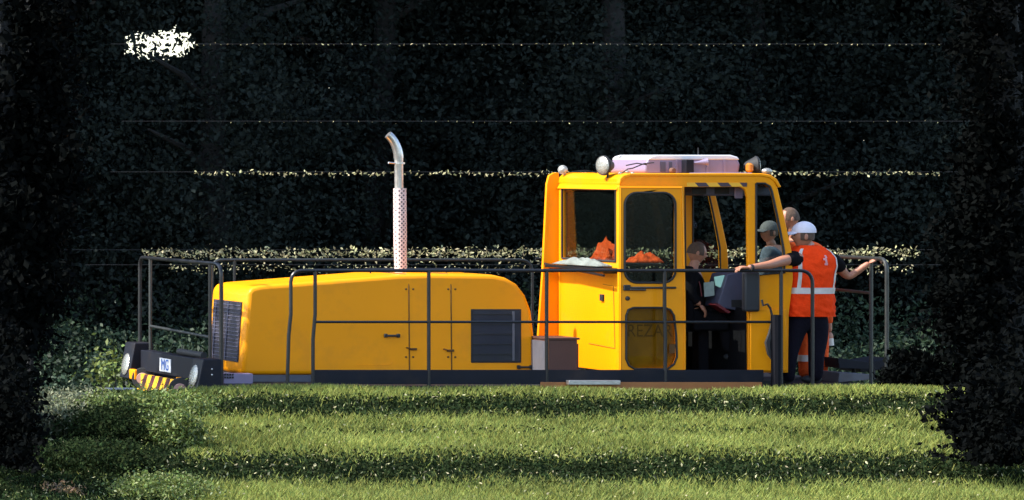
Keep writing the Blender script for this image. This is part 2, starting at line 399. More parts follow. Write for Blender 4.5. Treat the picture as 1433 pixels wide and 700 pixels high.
# bushes at the left of the bank
def bush(px, py_base, y, w, h, label, mt, seed, n=3500, size=.06, name='leafy_bush', cat='bush', group=None, dy=None, cr=.09):
    global rng
    rng = np.random.default_rng(seed)
    x = PX(px, y); zb = float(ground_z(np.array([x]), np.array([y]))[0])
    t = thing(name, label, cat, (x, y, zb), group)
    st = MB()
    for k in range(7):
        a = k*.9+seed; st.tube([(x, y, zb-.02), (x+.3*w*math.cos(a), y+.2*w*math.sin(a), zb+.6*h)], [.012, .004], 5)
    st.build('stem', M['bark'], t)
    p = clumps(n//28, 28, (x, y, zb+h*.45), (w*.5, (dy or w*.5), h*.52), cr, .35, zb-.02)
    v, f = leaf_mesh(p, size, asp=.5); fast_mesh('foliage', v, f, M[mt], t)
    return t
G = 'bushes at the left of the grass bank'
bush(100, 0, -3.6, .7, .17, 'pale grey green bush at the left end of the bank crest', 'leafgry', 21, 5000, .035, group=G, cr=.05)
bush(82, 0, -5.6, .5, .34, 'grey green bush low at the left edge of the lit bank', 'leafgry', 22, 6000, .035, group=G, cr=.06)
bush(205, 0, -4.3, 1.25, .24, 'widest bright green bush below the headlight boxes of the vehicle', 'leafgrn', 23, 16000, .038, group=G, cr=.07, dy=.35)
bush(160, 0, -6.0, .85, .36, 'big bush coloured dark as shade in the middle of the left bank', 'weedshade', 24, 14000, .035, group=G, cr=.06)  # dark leaf colour in place of shadow among the bushes
bush(242, 0, -6.3, .5, .36, 'light green bush to the right of the big dark bush', 'leafgrn', 25, 11000, .036, group=G, cr=.06)
bush(140, 0, -7.7, 1.1, .30, 'low dark bush at the bottom left of the picture', 'weedshade', 26, 12000, .035, group=G, cr=.06)
bush(225, 0, -9.0, .9, .22, 'low grey green bush at the bottom beside the lit grass', 'leafgrn', 27, 8000, .032, group=G, cr=.06)
bush(88, 0, -8.9, .3, .13, 'small rusty brown plant at the bottom left corner of the bank', 'leafrust', 28, 700, .03, group=G, cr=.05)
bush(158, 0, 4.9, .5, 2.0, 'tall pale leafed sapling left of the handrail corner', 'leafgrn', 29, 900, .07, 'leafy_sapling', 'sapling', cr=.12)
# the concrete block and white rail at the left
c_ = MB(); a = P(128, 590, -3.3); c_.box(a[0]-.12, a[0]+.28, -3.5, -3.2, -.4, PZ(559, -3.3))
tag(c_.build('concrete_block', M['concrete'], loc=(a[0], -3.3, -.3), bevel=.012), 'weathered grey concrete block half buried in the bank bushes', 'concrete block')
c_ = MB(); a = P(150, 545, -1.2); e = P(188, 545, -1.2); c_.box(a[0], e[0], -1.26, -1.14, a[2]-.02, a[2]+.012)
for q in (a[0]+.03, e[0]-.03): c_.box(q-.02, q+.02, -1.22, -1.18, -1.6, a[2]-.018)
tag(c_.build('marker_rail', M['concrete'], loc=(a[0], -1.2, -1.2), bevel=.004), 'short pale horizontal marker rail low beside the vehicle end', 'marker rail')

# added near trees framing the view, leaf colour near-black in place of shade
def dark_tree(cx, y, boxes, label, seed, trunk):
    global rng
    rng = np.random.default_rng(seed)
    zb = float(ground_z(np.array([cx]), np.array([y]))[0])
    t = thing('added_evergreen', label, 'tree', (cx, y, zb), 'added dark evergreens at the picture sides')
    tr = MB(); tr.tube([(trunk, y, zb-.1), (trunk+.1, y, 2), (trunk, y+.1, 6)], [.25, .2, .06], 10); tr.build('trunk', M['bark'], t)
    ps = []; ss = []
    for (c, r, n, s, cr) in boxes:
        q = clumps(n//40, 40, c, r, cr, .1, zb-.05); ps.append(q); ss.append(np.full(len(q), s))
    v, f = leaf_mesh(np.concatenate(ps), np.concatenate(ss), asp=.6); fast_mesh('crown', v, f, M['leafshade'], t)
    return t
def col(px, y, half, zc, hh): return ((PX(px, y), y, zc), (half, .6, hh))
yl = -2.2
c1, r1 = col(62, yl, .32, 2.6, 2.4); c2, r2 = col(-5, yl, .5, 1.5, 3.2); c3, r3 = col(20, -5.0, .33, .4, 1.2)
dark_tree(PX(20, yl), yl, [(c1, r1, 14000, .08, .09), (c2, r2, 12000, .1, .12), ((PX(-120, yl)-1.4, -.2, 4.6), (1.6, 2.0, 1.4), 4500, .26, .3),  # last crown stands out of view, added to cast shade on the left
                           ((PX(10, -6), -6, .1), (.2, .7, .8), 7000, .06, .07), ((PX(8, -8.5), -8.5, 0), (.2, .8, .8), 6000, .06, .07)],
          'added evergreen with leaves coloured shade-black filling the left edge', 61, PX(-10, yl))
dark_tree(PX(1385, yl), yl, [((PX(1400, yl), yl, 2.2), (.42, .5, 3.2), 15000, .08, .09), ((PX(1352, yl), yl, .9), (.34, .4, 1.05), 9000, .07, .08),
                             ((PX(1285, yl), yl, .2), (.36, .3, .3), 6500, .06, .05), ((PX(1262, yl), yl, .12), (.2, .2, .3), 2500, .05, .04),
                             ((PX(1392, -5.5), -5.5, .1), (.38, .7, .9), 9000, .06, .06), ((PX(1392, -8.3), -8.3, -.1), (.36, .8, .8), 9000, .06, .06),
                             ((PX(1380, yl)-.8, -3.5, 6.4), (2.6, 2.2, 1.2), 5000, .32, .35)],  # crown above the view, added to cast shade on the right side
          'added evergreen with leaves coloured shade-black filling the right edge', 62, PX(1400, yl))

# ---------------------------------------------------------------- added wires behind the vehicle, pale leaf tips imitate rows of sunlit dots
def vine_line(py, y, px0, px1, step, per, spread, size, label, name, mt='leafpale', pole=True):
    global rng
    rng = np.random.default_rng(int(py))
    a = P(px0, py, y); e = P(px1, py, y)
    t = thing(name, label, 'cable', (a[0], y, a[2]))
    c = MB(); n = 30
    c.tube([(a[0]-1+(e[0]-a[0]+2)*k/n, y, a[2]) for k in range(n+1)], .0025, 5); c.build('wire', M['black'], t)
    n = int((px1-px0)/step); q = []
    for k in range(n):
        b = np.array(P(px0+k*step, py, y))+rng.normal(size=3)*.006
        q.append(b + np.array([0, 0, -spread*.5]) + rng.normal(size=(per, 3))*np.array([spread*.28, .03, spread*.42]))
    v, f = leaf_mesh(np.concatenate(q), size, asp=.5)
    fast_mesh('sun_toned_tips', v, f, M[mt], t)['kind'] = 'stuff'
vine_line(350, 4.4, 205, 1290, 9.1, 16, .085, .045, 'added thin wire hung with creeper tips coloured pale as if sunlit behind the handrails', 'added_creeper_wire')
vine_line(371, 4.3, 240, 1290, 9.1, 5, .075, .035, 'added lower thin wire hung with sparse brownish creeper tips', 'added_creeper_wire')
vine_line(241, 4.5, 275, 1330, 8.8, 4, .035, .04, 'added thin wire with small leaf tips coloured bright as if sunlit level with the cab roof', 'added_creeper_wire')
vine_line(62, 4.6, 275, 1330, 8.8, 1, .012, .03, 'added topmost thin wire with tiny pale sun-toned tips high before the dark wood', 'added_creeper_wire')
vine_line(170, 4.6, 290, 1330, 17.6, 1, .02, .02, 'added faint wire with scattered sun-toned tips above the exhaust elbow', 'added_creeper_wire')
f_ = None
for k, px in enumerate((40, 1420)):
    x = PX(px, 4.5); o = MB(); o.tube([(x, 4.45, -1.4), (x, 4.45, 5.2)], [.05, .035], 10)
    for py in (62, 170, 241, 350, 371): o.tube([(x-.05, 4.45, PZ(py, 4.45)), (x+.05, 4.45, PZ(py, 4.45))], .02, 8)
    tag(o.build('cable_pole', M['bark'], loc=(x, 4.45, -1.4)), ('dark pole holding the creeper wires at the left, among the black foliage', 'dark pole holding the creeper wires at the far right')[k], 'pole', 'poles of the creeper wires')

# ---------------------------------------------------------------- the vehicle
VR = thing('rail_work_vehicle', 'yellow rail work vehicle with long engine hood, glazed cab and dark handrails', 'rail vehicle', (0, 1.45, -.97))
YF = 2.9
xl, xr = PX(309), PX(1243)
dk = MB(); dk.box(xl, xr, 0.02, YF, -.16, -.002)
dk.build('deck', M['dark'], VR, bevel=.01)
k_ = MB(); k_.box(PX(438), PX(1068), -.012, .012, PZ(538), PZ(518)); k_.build('toe_board', M['dark'], VR, bevel=.004)
k_ = MB(); k_.box(PX(755), PX(1065), -.03, -.016, PZ(548), PZ(535)); k_.build('sill', M['sill'], VR, bevel=.004)
k_ = MB(); k_.box(PX(790), PX(862), -.12, -.034, PZ(538), PZ(532)); k_.build('glare_strip', M['steel'], VR, bevel=.004)  # added bright strip in place of glare along the sill
u = MB(); u.box(xl+.3, xr-.2, .35, 2.55, -.5, -.17).box(xl+1.2, xr-1.6, .6, 2.3, -.8, -.5); u.build('underframe', M['dark'], VR, bevel=.02)
for wx in (xl+1.0, xl+2.2, xr-2.2, xr-1.0):
    for wy, s in ((.73, -1), (2.17, 1)):
        w = MB(); w.lathe((wx, wy-.07, -.55), (0, 1, 0), [(0, .1), (0, .4), (.02, .42), (.12, .42), (.14, .42), (.14, .1)], 28)
        w.build('wheel', M['rust'], VR)
# hood
hy0, hy1 = .75, 2.0
def hp(px, py): a = P(px, py, hy0); return (a[0], a[2])
prof = [hp(339, 525), hp(347, 409), hp(353, 403), hp(365, 400), hp(560, 385), hp(600, 384), hp(690, 385), hp(708, 389), hp(724, 398), hp(736, 414), hp(744, 436), hp(748, 470), hp(750, 519), hp(750, 525)]
hd = MB(); hd.prism(prof, hy0, hy1)
hood = hd.build('engine_hood', M['yellow'], VR, bevel=.075, seg=5)
def hface(y, z):         # x on the hood's leaning front face
    (xa, za), (xb, zb) = prof[0], prof[1]; return xa+(xb-xa)*(z-za)/(zb-za)
ztop, zbot = PZ(424, hy0), PZ(508, hy0)
gr = MB()
v = [(hface(0, z)-d, y, z) for d in (.012, -.02) for z in (zbot, ztop) for y in (hy0+.16, hy1-.12)]
gr.add(v, [(0, 1, 3, 2), (4, 6, 7, 5), (0, 4, 5, 1), (2, 3, 7, 6), (0, 2, 6, 4), (1, 5, 7, 3)])
gr.build('grille', M['grille'], hood)
gb = MB()
for yy in (hy0+.16+.42, hy0+.16+.85):
    gb.tube([(hface(0, zbot)-.02, yy, zbot+.01), (hface(0, ztop)-.02, yy, ztop-.01)], .008, 6)
for k in range(1, 16):
    z = zbot+(ztop-zbot)*k/16; gb.tube([(hface(0, z)-.016, hy0+.17, z), (hface(0, z)-.016, hy1-.13, z)], .005, 5)
gb.build('grille_bars', M['console'], hood)
def seam(px):
    s = MB(); t = [(PX(px, hy0), hy0-.002, PZ(524, hy0)), (PX(px-1, hy0), hy0-.002, PZ(402, hy0))]
    a = PX(px-1, hy0); zt = PZ(385, hy0)
    t += [(a, hy0+.012, PZ(394, hy0)), (a, hy0+.04, zt-.012), (a-.004, hy0+.09, zt+.004), (a-.004, hy1-.1, zt+.004)]
    s.tube(t, .0065, 6); s.build('panel_seam', M['seam'], hood)
seam(573); seam(632)
w = MB(); w.box(PX(659, hy0), PX(729, hy0), hy0-.010, hy0+.02, PZ(508, hy0), PZ(433, hy0)); w.build('side_vent', M['black'], hood, bevel=.004)
w = MB(); w.box(PX(661, hy0), PX(727, hy0), hy0-.016, hy0-.011, PZ(506, hy0), PZ(435, hy0)); w.build('vent_glass', mat('dark vent glass', (.03, .032, .045), rough=.12, var=.2, vscale=3), hood)
w = MB(); w.box(PX(716, hy0), PX(719, hy0), hy0-.024, hy0-.017, PZ(505, hy0), PZ(436, hy0)); w.build('vent_divider', M['grey'], hood)
def handle(px, py, wpx=22, par=hood, y=hy0):
    s = MB(); x0, z = PX(px-wpx/2, y), PZ(py, y); x1 = PX(px+wpx/2, y)
    s.box(x0, x0+.035, y-.03, y+.003, z-.02, z+.02).box(x1-.035, x1, y-.03, y+.003, z-.02, z+.02).box(x0+.03, x1-.03, y-.032, y-.008, z-.012, z+.010)
    s.build('handle', M['black'], par, bevel=.006, seg=2)
handle(548, 470); handle(734, 514)
for px, py in ((577, 489), (629, 491)):
    s = MB(); a = P(px, py, hy0); s.box(a[0]-.03, a[0]+.045, hy0-.02, hy0+.003, a[2]-.012, a[2]+.012).tube([(a[0]-.07, hy0-.012, a[2]+.018), (a[0], hy0-.02, a[2])], .008, 6)
    s.build('latch', M['seam'], hood, bevel=.003)
for px in (573, 632):
    for py in (405, 500):
        for dx in (-5, 5):
            q = MB(); q.lathe(P(px+dx, py, hy0+.003), (0, -1, 0), [(0, .012), (.008, .011), (.011, .006)], 10); q.build('bolt', M['seam'], hood)
for k in range(5):
    q = MB(); x = PX(690, hy0); zc_ = PZ(440+k*14, hy0); q.box(PX(661, hy0), PX(715, hy0), hy0-.026, hy0-.017, zc_-.004, zc_+.004); q.build('vent_slat', M['black'], hood)
rc = MB(); x0, x1, z0, z1 = PX(498, hy0), PX(549, hy0), PZ(511, hy0), PZ(482, hy0)
rc.tube([(x0, hy0-.001, z0), (x1-.04, hy0-.001, z0), (x1-.01, hy0-.001, z0+.015), (x1, hy0-.001, z0+.05)], .003, 5); rc.build('pressed_crease', M['yellow'], hood)
pl = MB(); pl.box(PX(340, hy0), PX(750, hy0), hy0+.03, hy1-.03, -.001, PZ(525, hy0)-.001); pl.build('hood_plinth', M['grey'], VR)
lp = MB(); lp.box(PX(311, .5), PX(352, .5), .45, .62, PZ(546, .5), PZ(523, .5)); lp.build('chassis_bracket', M['white'], VR, bevel=.006)
for k in range(4):
    for j in range(2):
        q = MB(); x = PX(313.5+k*3.6, .45); q.box(x, x+.02, .443, .449, PZ(530-j*4, .45), PZ(527.3-j*4, .45)); q.build('bracket_hole', M['black'], VR)
lv = MB(); a = PZ(381, 1.9)
for k in range(2): lv.tube([(PX(512, 1.6), 1.5+.15*k, PZ(377, 1.6)), (PX(648, 1.6), 1.5+.15*k, PZ(377, 1.6))], .011, 8)
for px in (514, 540, 585, 620, 646): lv.tube([(PX(px, 1.6), 1.5, PZ(377, 1.6)), (PX(px, 1.6), 1.5, PZ(392, 1.6))], .008, 6)
lv.build('top_guard', M['rail'], VR)

# exhaust
ye = 1.45
ex = MB(); zc = lambda py: PZ(py, ye); xc = PX(558.5, ye)
path = [(xc, ye, zc(392)), (xc, ye, zc(300)), (xc-.003, ye, zc(225))]
for k in range(1, 9):
    a = R(75)*k/8; path.append((xc-.003-.16*(1-math.cos(a)), ye, zc(225)+.20*math.sin(a)+.09*k/8))
rr = [.047]*3+[.052-.0008*k for k in range(8)]
ex.tube(path, rr, 16, caps=False); pin = [p_ for p_ in path[-4:]]; ex.tube(pin, .042, 16)
exo = ex.build('exhaust_pipe', M['steel'], VR)
sh = MB()
sh.tube([(PX(561, ye), ye, zc(390)), (PX(560, ye), ye, zc(345)), (PX(560, ye), ye, zc(330)), (PX(559.5, ye), ye, zc(264))], [.064, .068, .070, .068], 20, caps=True)
sh.build('heat_shield', M['shield'], exo)
cl = MB(); cl.lathe((xc, ye, zc(230)), (0, 0, 1), [(0, .05), (0, .062), (.02, .062), (.02, .05)], 16).tube([(xc-.05, ye-.02, zc(229)), (xc-.13, ye-.04, zc(228))], .011, 6); cl.build('pipe_clamp', M['steel'], exo)

# cab
cy0, cy1 = .2, 1.85
def cp(px, py): a = P(px, py, cy0); return (a[0], a[2])
def rrect(px0, px1, py0, py1, r, n=6):
    pts = []
    for cx, cy, a0 in ((px1-r, py0+r, -90), (px1-r, py1-r, 0), (px0+r, py1-r, 90), (px0+r, py0+r, 180)):
        for k in range(n+1):
            a = R(a0+90*k/n); pts.append((cx+r*math.cos(a), cy+r*math.sin(a)))
    return pts
outer = [cp(*q) for q in ((866, 522), (866, 266), (867, 257), (872, 250), (882, 246.5), (1066, 246.5), (1076, 248.5), (1083, 254), (1088, 263), (1095, 292), (1103, 328), (1108, 352), (1110, 390), (1104, 440), (1103, 522))]
holeA = [cp(*q) for q in rrect(874, 951, 270, 514, 8)]
holeB = [cp(*q) for q in ((958, 262), (1036, 262), (1043, 266), (1046, 276), (1048, 519), (958, 519))]
holeC = [cp(*q) for q in ((1058, 257), (1070, 257), (1077, 261), (1080, 268), (1087, 300), (1093, 330), (1097, 352), (1098, 382), (1058, 386))]
holeB2 = [cp(*q) for q in ((958, 262), (1036, 262), (1043, 266), (1046, 276), (1048, 430), (958, 430))]
holeA2 = [cp(*q) for q in rrect(874, 951, 270, 420, 8)]
cb = MB(); cb.plate(outer, [holeA, holeB, holeC], cy0, cy0+.05)
cb.plate(outer, [holeA2, holeB2, holeC], cy1-.05, cy1)
XW = PX(866, cy0)
zt, zb_ = PZ(250, cy0), PZ(522, cy0)
wz0, wz1 = PZ(364, cy0)-.02, PZ(266, cy0)
cb.plate([(cy0+.051, zb_), (cy1-.051, zb_), (cy1-.051, zt), (cy0+.051, zt)], [[(cy0+.08, wz0), (cy1-.10, wz0), (cy1-.10, wz1), (cy0+.08, wz1)]], XW+.002, XW+.05, 'x')
cab = cb.build('cab', M['yellow'], VR, bevel=.006, seg=2)
# roof: crowned slab following the outline
rf = MB()
top = [(866, 258), (867, 250), (872, 245.5), (882, 243), (1066, 243), (1078, 245), (1087, 251), (1093, 262)]
bot = [(1089, 263), (1084, 255), (1076, 249.5), (1066, 247.2), (882, 247.2), (873, 251), (869, 256), (868, 260)]
ty = PX
rf.prism([cp(*q) for q in top+bot], cy0-.012, cy1+.012)
rf.build('roof', M['yellow'], VR, bevel=.008, seg=2)
vi = MB(); vx = XW; zv0, zv1 = PZ(266, cy0), PZ(246, cy0)
vi.add([(vx-.02, cy0+.03, zv0), (vx-.02, cy1-.0, zv0), (vx+.06, cy1, zv1), (vx+.06, cy0+.03, zv1), (vx+.03, cy0+.03, zv0), (vx+.03, cy1, zv0), (vx+.09, cy1, zv1), (vx+.09, cy0+.03, zv1)],
       [(0, 3, 2, 1), (4, 5, 6, 7), (0, 1, 5, 4), (3, 7, 6, 2), (0, 4, 7, 3), (1, 2, 6, 5)])
vi.build('visor', M['yellow'], cab, bevel=.006)
def fp(px, py): a = P(px, py, cy1); return (a[0], a[2])
fn = MB(); fn.prism([fp(*q) for q in ((783, 242), (776, 242), (769, 246), (766, 258), (764, 300), (760, 385), (754, 470), (751, 530), (783, 530))], cy1+.013, cy1+.06)
fn.build('corner_fin', M['yellow'], cab, bevel=.006)
fn = MB(); fn.prism([cp(*q) for q in ((1104, 441), (1113, 390), (1135, 440), (1134, 466), (1124, 500), (1116, 541), (1104, 541))], cy1-.3, cy1-.25); fn.build('rear_fin', M['yellow'], cab, bevel=.006)
# left wall fittings
pn = MB(); xx = XW-.002
pts = [(.42+cy0, PZ(398, .6)), (.14+cy0, PZ(401, .3)), (.10+cy0, PZ(488, .3)), (1.0, PZ(481, 1.0))]
pn.tube([(xx, y, z) for y, z in pts], .003, 5); pn.build('access_panel_edge', M['seam'], cab)
lk = MB(); y_ = .2+.42; z_ = PZ(417, .6); lk.box(XW-.02, XW+.01, y_-.03, y_+.05, z_-.035, z_+.035); lk.build('panel_lock', M['black'], cab, bevel=.004)
sl = MB(); sl.box(XW-.16, XW+.001, cy0+.02, cy1-.02, wz0-.10, wz0-.07); sl.build('front_ledge', M['rail'], cab, bevel=.004)
hb = MB(); zz = wz0-.05; hb.tube([(XW-.14, cy0+.05, zz-.10), (XW-.14, cy1-.02, zz-.02), (XW-.15, cy1+.1, zz)], .014, 8)
for yy in (cy0+.06, 1.1, cy1-.1): hb.tube([(XW-.14, yy, zz-.07), (XW, yy, zz-.07)], .01, 6)
hb.build('grab_bar', M['rail'], cab)
# panes
def pane(pts, y, name='window', m='glass', par=cab):
    s = MB(); s.prism(pts, y, y+.006); return s.build(name, M[m], par, smooth=0)
pane(holeC, cy0+.02); pane(holeC, cy1-.03); pane(holeA2, cy1-.03); pane(holeB2, cy1-.03)
s = MB(); s.box(XW+.02, XW+.026, cy0+.07, cy1-.09, wz0-.01, wz1+.01); s.build('windscreen', M['glass'], cab, smooth=0)
def gasket(pts, y, r=.010, par=cab):
    s = MB(); s.tube([(a, y, b) for a, b in pts]+[(pts[0][0], y, pts[0][1])], r, 6, caps=False); s.build('gasket', M['black'], par)
gasket(holeC, cy0-.002, .012); gasket(holeC, cy1-.052)
gasket(holeB2[:6], cy1-.052); gasket(holeA2, cy1-.052)
s = MB(); s.tube([(XW-.001, y, z) for y, z in ((cy0+.08, wz0), (cy1-.1, wz0), (cy1-.1, wz1), (cy0+.08, wz1), (cy0+.08, wz0))], .012, 6); s.build('gasket', M['black'], cab)
st = MB(); st.box(PX(961, cy0), PX(1045, cy0), cy0-.006, cy0-.001, PZ(261.5, cy0), PZ(256, cy0)); st.build('hazard_strip', M['haz'], cab, smooth=0)
fl = MB(); fl.box(PX(868, cy0), PX(1100, cy0), cy0+.06, cy1-.06, .002, .04); fl.build('cab_floor', M['black'], cab)
lin = MB(); lin.box(PX(957, cy0), PX(1049, cy0), cy1-.10, cy1-.056, .05, PZ(432, cy0)).box(PX(1046, cy0), PX(1049, cy0), cy0+.06, cy1-.1, .05, PZ(432, cy0)); lin.build('cab_lining', M['blackcloth'], cab)
# overhead console inside
oc = MB(); oc.box(PX(962, .9), PX(1066, .9), .5, 1.2, PZ(274, .9), PZ(259, .9)); oc.build('overhead_console', M['console'], cab, bevel=.02)
for px in (968, 1000):
    q = MB(); q.box(PX(px, .5), PX(px+20, .5), .492, .499, PZ(272, .5), PZ(263, .5)); q.build('console_recess', M['black'], cab)
# sun blind
q = MB(); q.box(PX(1028, .45), PX(1039, .45), .44, .46, PZ(278, .45), PZ(262, .45)); q.build('sun_blind', M['white'], cab, bevel=.006)
# sliding door
dy0 = .12
def dp(px, py): a = P(px, py, dy0); return (a[0], a[2])
dr = MB(); up = [dp(*q) for q in rrect(874, 945, 270, 396, 17)]; lo = [dp(*q) for q in ((886, 431), (930, 431), (938, 434), (943, 442), (946, 470), (947, 500), (943, 510), (934, 517), (888, 517), (880, 512), (876, 503), (876, 442), (879, 434))]
dr.plate([dp(*q) for q in ((866, 521), (866, 261), (955, 261), (958, 330), (960, 430), (960, 521))], [up, lo], dy0, dy0+.04)
door = dr.build('cab_door', M['yellow'], VR, bevel=.005, seg=2)
rim = MB(); rim.tube([dp2 for dp2 in [(a, dy0-.004, b) for a, b in [dp(*q) for q in ((868, 519), (868, 263), (953.5, 263), (956, 330), (958, 430), (958, 519))]]], .008, 6); rim.build('door_edge', M['yellow'], door)
pane(up, dy0+.02, 'door_window', 'glass', door); pane(lo, dy0+.02, 'door_window', 'lglass', door)
gasket(up, dy0-.003, .013, door); gasket(lo, dy0-.003, .012, door)
q = MB(); q.box(PX(870, cy0), PX(953, cy0), dy0+.052, dy0+.06, PZ(520, cy0), PZ(426, cy0)); q.build('door_inner_panel', M['inner'], door)
lh = MB(); z_ = PZ(403, dy0); lh.tube([(PX(877, dy0), dy0-.02, z_), (PX(945, dy0), dy0-.02, z_)], .012, 8).box(PX(872, dy0), PX(881, dy0), dy0-.03, dy0-.001, z_-.03, z_+.03).tube([(PX(880, dy0), dy0-.03, z_-.02), (PX(902, dy0), dy0-.035, z_-.022)], .012, 6)
lh.build('door_handle', M['black'], door, bevel=.004)
q = MB(); q.lathe((PX(878, dy0), dy0+.001, PZ(418, dy0)), (0, -1, 0), [(0, .025), (.015, .022), (.02, .01)], 14); q.build('door_lock', M['black'], door)
q = MB(); q.box(PX(936, dy0), PX(944, dy0), dy0-.02, dy0-.0, PZ(495, dy0), PZ(482, dy0)); q.build('window_catch', M['seam'], door, bevel=.003)
def text(s, size, loc, rot, m, name, parent, ext=.001, sx=1):
    cu = bpy.data.curves.new(name, 'FONT'); cu.body = s; cu.size = size; cu.extrude = ext; cu.align_x = 'CENTER'; cu.align_y = 'CENTER'
    tmp = bpy.data.objects.new('tmp', cu); scene.collection.objects.link(tmp)
    me = bpy.data.meshes.new_from_object(tmp.evaluated_get(bpy.context.evaluated_depsgraph_get())); bpy.data.objects.remove(tmp)
    me.transform(Matrix.Translation(Vector(loc)-root_loc(parent)) @ rot @ Matrix.Scale(sx, 4, (1, 0, 0)))
    me.materials.clear(); me.materials.append(m)
    o = bpy.data.objects.new(name, me); scene.collection.objects.link(o); o.parent = parent; return o
text('REZAR', .19, (PX(909, .17), dy0+.050, PZ(464, .17)), Matrix.Rotation(R(90), 4, 'X'), M['sign'], 'lettering', door, .001, .85)
# rear lower unit, mirror box, hoses
q = MB(); q.box(PX(1050, .16), PX(1101, .16), .16, .19, PZ(520, .1), PZ(434, .1)); q.build('rear_side_panel', M['yellow'], VR, bevel=.01)
q = MB(); q.box(PX(1041, .12), PX(1063, .12), .10, .19, PZ(437, .05), PZ(381, .05)); q.build('control_box', mat('control box plastic', (.016, .016, .02), rough=.55), VR, bevel=.025)
q = MB(); q.box(PX(1063, .3), PX(1099, .3), .3, .5, PZ(418, .3), PZ(388, .3)); q.build('switch_panel', M['console'], VR, bevel=.01)
for px in (1074, 1088):
    q = MB(); q.box(PX(px, .28), PX(px+2, .28), .285, .3, PZ(412, .28), PZ(400, .28)); q.build('switch', M['black'], VR)
q = MB(); q.tube([(PX(a, .03), .03, PZ(b, .03)) for a, b in ((1066, 420), (1068, 428), (1074, 426), (1078, 432), (1080, 440), (1081, 452), (1079, 468), (1075, 480), (1077, 495), (1083, 505))], [.012]*5+[.02, .035, .04, .03, .02], 8); q.build('cable_loom', M['black'], VR)
q = MB(); q.tube([(PX(1086, -.02), -.02, PZ(b)) for b in (441, 541)], .05, 10); q.build('hose_bundle', mat('hose rubber', (.006, .006, .009), rough=.8, spec=.15), VR)
cs = MB(); a = [P(*t, .5) for t in ((1018, 384), (1043, 380), (1043, 437), (1003, 430))]; cs.prism([(t[0], t[2]) for t in a], .5, .9); cs.build('control_console', M['console'], VR, bevel=.012)
q = MB(); q.box(PX(1024, .49), PX(1041, .49), .49, .499, PZ(430, .49), PZ(420, .49)); q.build('console_inset', M['black'], VR)
sc_ = MB(); a = [P(*t, .56) for t in ((1001, 388), (1017, 385), (1011, 404), (1003, 400))]; sc_.prism([(t[0], t[2]) for t in a], .56, .6); sc_.build('display', M['screen'], VR, bevel=.003)
seat = MB(); seat.box(PX(955, .9), PX(1005, .9), .6, 1.1, PZ(462, .9), PZ(446, .9)).box(PX(946, .9), PX(956, .9), .6, 1.1, PZ(450, .9), PZ(372, .9)).box(PX(970, .9), PX(985, .9), .75, .95, .05, PZ(462, .9)); seat.build('driver_seat', M['blackcloth'], VR, bevel=.03)
# toolbox by the cab front
tb = MB(); y0 = .35; tb.box(PX(765, y0), PX(808, y0), y0, y0+.5, .0, PZ(476, y0)); tbo = tb.build('toolbox', M['brown'], VR, bevel=.008)
q = MB(); q.box(PX(764, y0), PX(811, y0), y0-.012, y0+.512, PZ(476, y0), PZ(473, y0)); q.build('toolbox_lid', M['brown'], tbo, bevel=.004)
q = MB(); q.box(PX(765, y0)-.012, PX(765, y0)-.001, y0+.01, y0+.49, .01, PZ(478, y0)); q.build('toolbox_side', M['grey'], tbo)
q = MB(); q.box(PX(808, y0)+.004, PX(815, y0), y0+.1, y0+.4, .0, PZ(482, y0)); q.build('battery_box', M['brown'], VR, bevel=.006)

# roof equipment
ac = MB(); ya = .5
prof_ = [P(px, py, ya) for px, py in ((906, 244), (902, 240), (903, 230), (908, 222), (918, 219.5), (1022, 219.5), (1033, 223), (1036, 230), (1034, 244))]
ac.prism([(t[0], t[2]) for t in prof_], ya, 1.45); aco = ac.build('air_conditioner', M['white'], VR, bevel=.025, seg=4)
lid = MB(); t_ = [P(px, py, ya) for px, py in ((906, 224), (910, 219.5), (918, 217.2), (1022, 217.2), (1032, 220), (1035, 224))]; lid.prism([(t[0], t[2]) for t in t_], ya-.01, 1.46); lid.build('lit_top_lid', mat('sunlit top gelcoat', (.7, .7, .74), rough=.4), aco, bevel=.012)  # added top piece, its paler colour carries the sunlit look of the top
for px in (945, 988, 1012):
    q = MB(); q.box(PX(px, ya), PX(px+3.5, ya), ya-.012, ya+.002, PZ(243, ya), PZ(224, ya)); q.build('cover_rib', M['white'], aco, bevel=.003)
for a, b in ((924, 931), (936, 940)):
    q = MB(); q.box(PX(a, ya), PX(b, ya), ya-.01, ya+.001, PZ(241, ya), PZ(227, ya)); q.build('cover_vent', M['console'], aco)
q = MB(); q.box(PX(958, .4), PX(969, .4), .36, .48, PZ(245, .4), PZ(224, .4)); q.build('roof_bracket', M['dark'], VR, bevel=.006)
q = MB(); q.lathe(P(968, 229, .42), (1, -.2, .12), [(0, .012), (.08, .018), (.16, .04), (.165, .036)], 14); q.build('horn', M['white'], VR)
q = MB(); q.lathe(P(940, 239, .44), (0, -1, 0), [(0, .03), (.04, .03), (.05, .02)], 14); q.build('roof_marker', M['rust'], VR)
q = MB(); q.tube([P(977, 222, .9), P(977, 207, .9)], [.008, .004], 6); q.build('antenna', M['black'], VR)
def flood(px, py, y, r, d, body, depth=.12):
    q = MB(); c = Vector(P(px, py, y)); a = Vector(d).normalized()
    q.lathe(c, tuple(-a), [(-.0, r), (.02, r*1.04), (.04, r*.9), (depth, r*.45), (depth+.02, r*.2)], 22)
    q.tube([c-a*.07, c-a*.07+Vector((0, 0, -r-.06))], .012, 6)
    o = q.build('floodlight', body, VR)
    q = MB(); q.lathe(c+a*.001, tuple(a), [(0, r*.93), (.012, r*.8), (.02, r*.4), (.022, .001)], 22); q.build('lamp_lens', M['lens'], o)
flood(843, 232, .5, .105, (-1, -.35, 0), M['black'])
flood(868, 229, 1.3, .085, (-1, .3, 0), M['steel'])
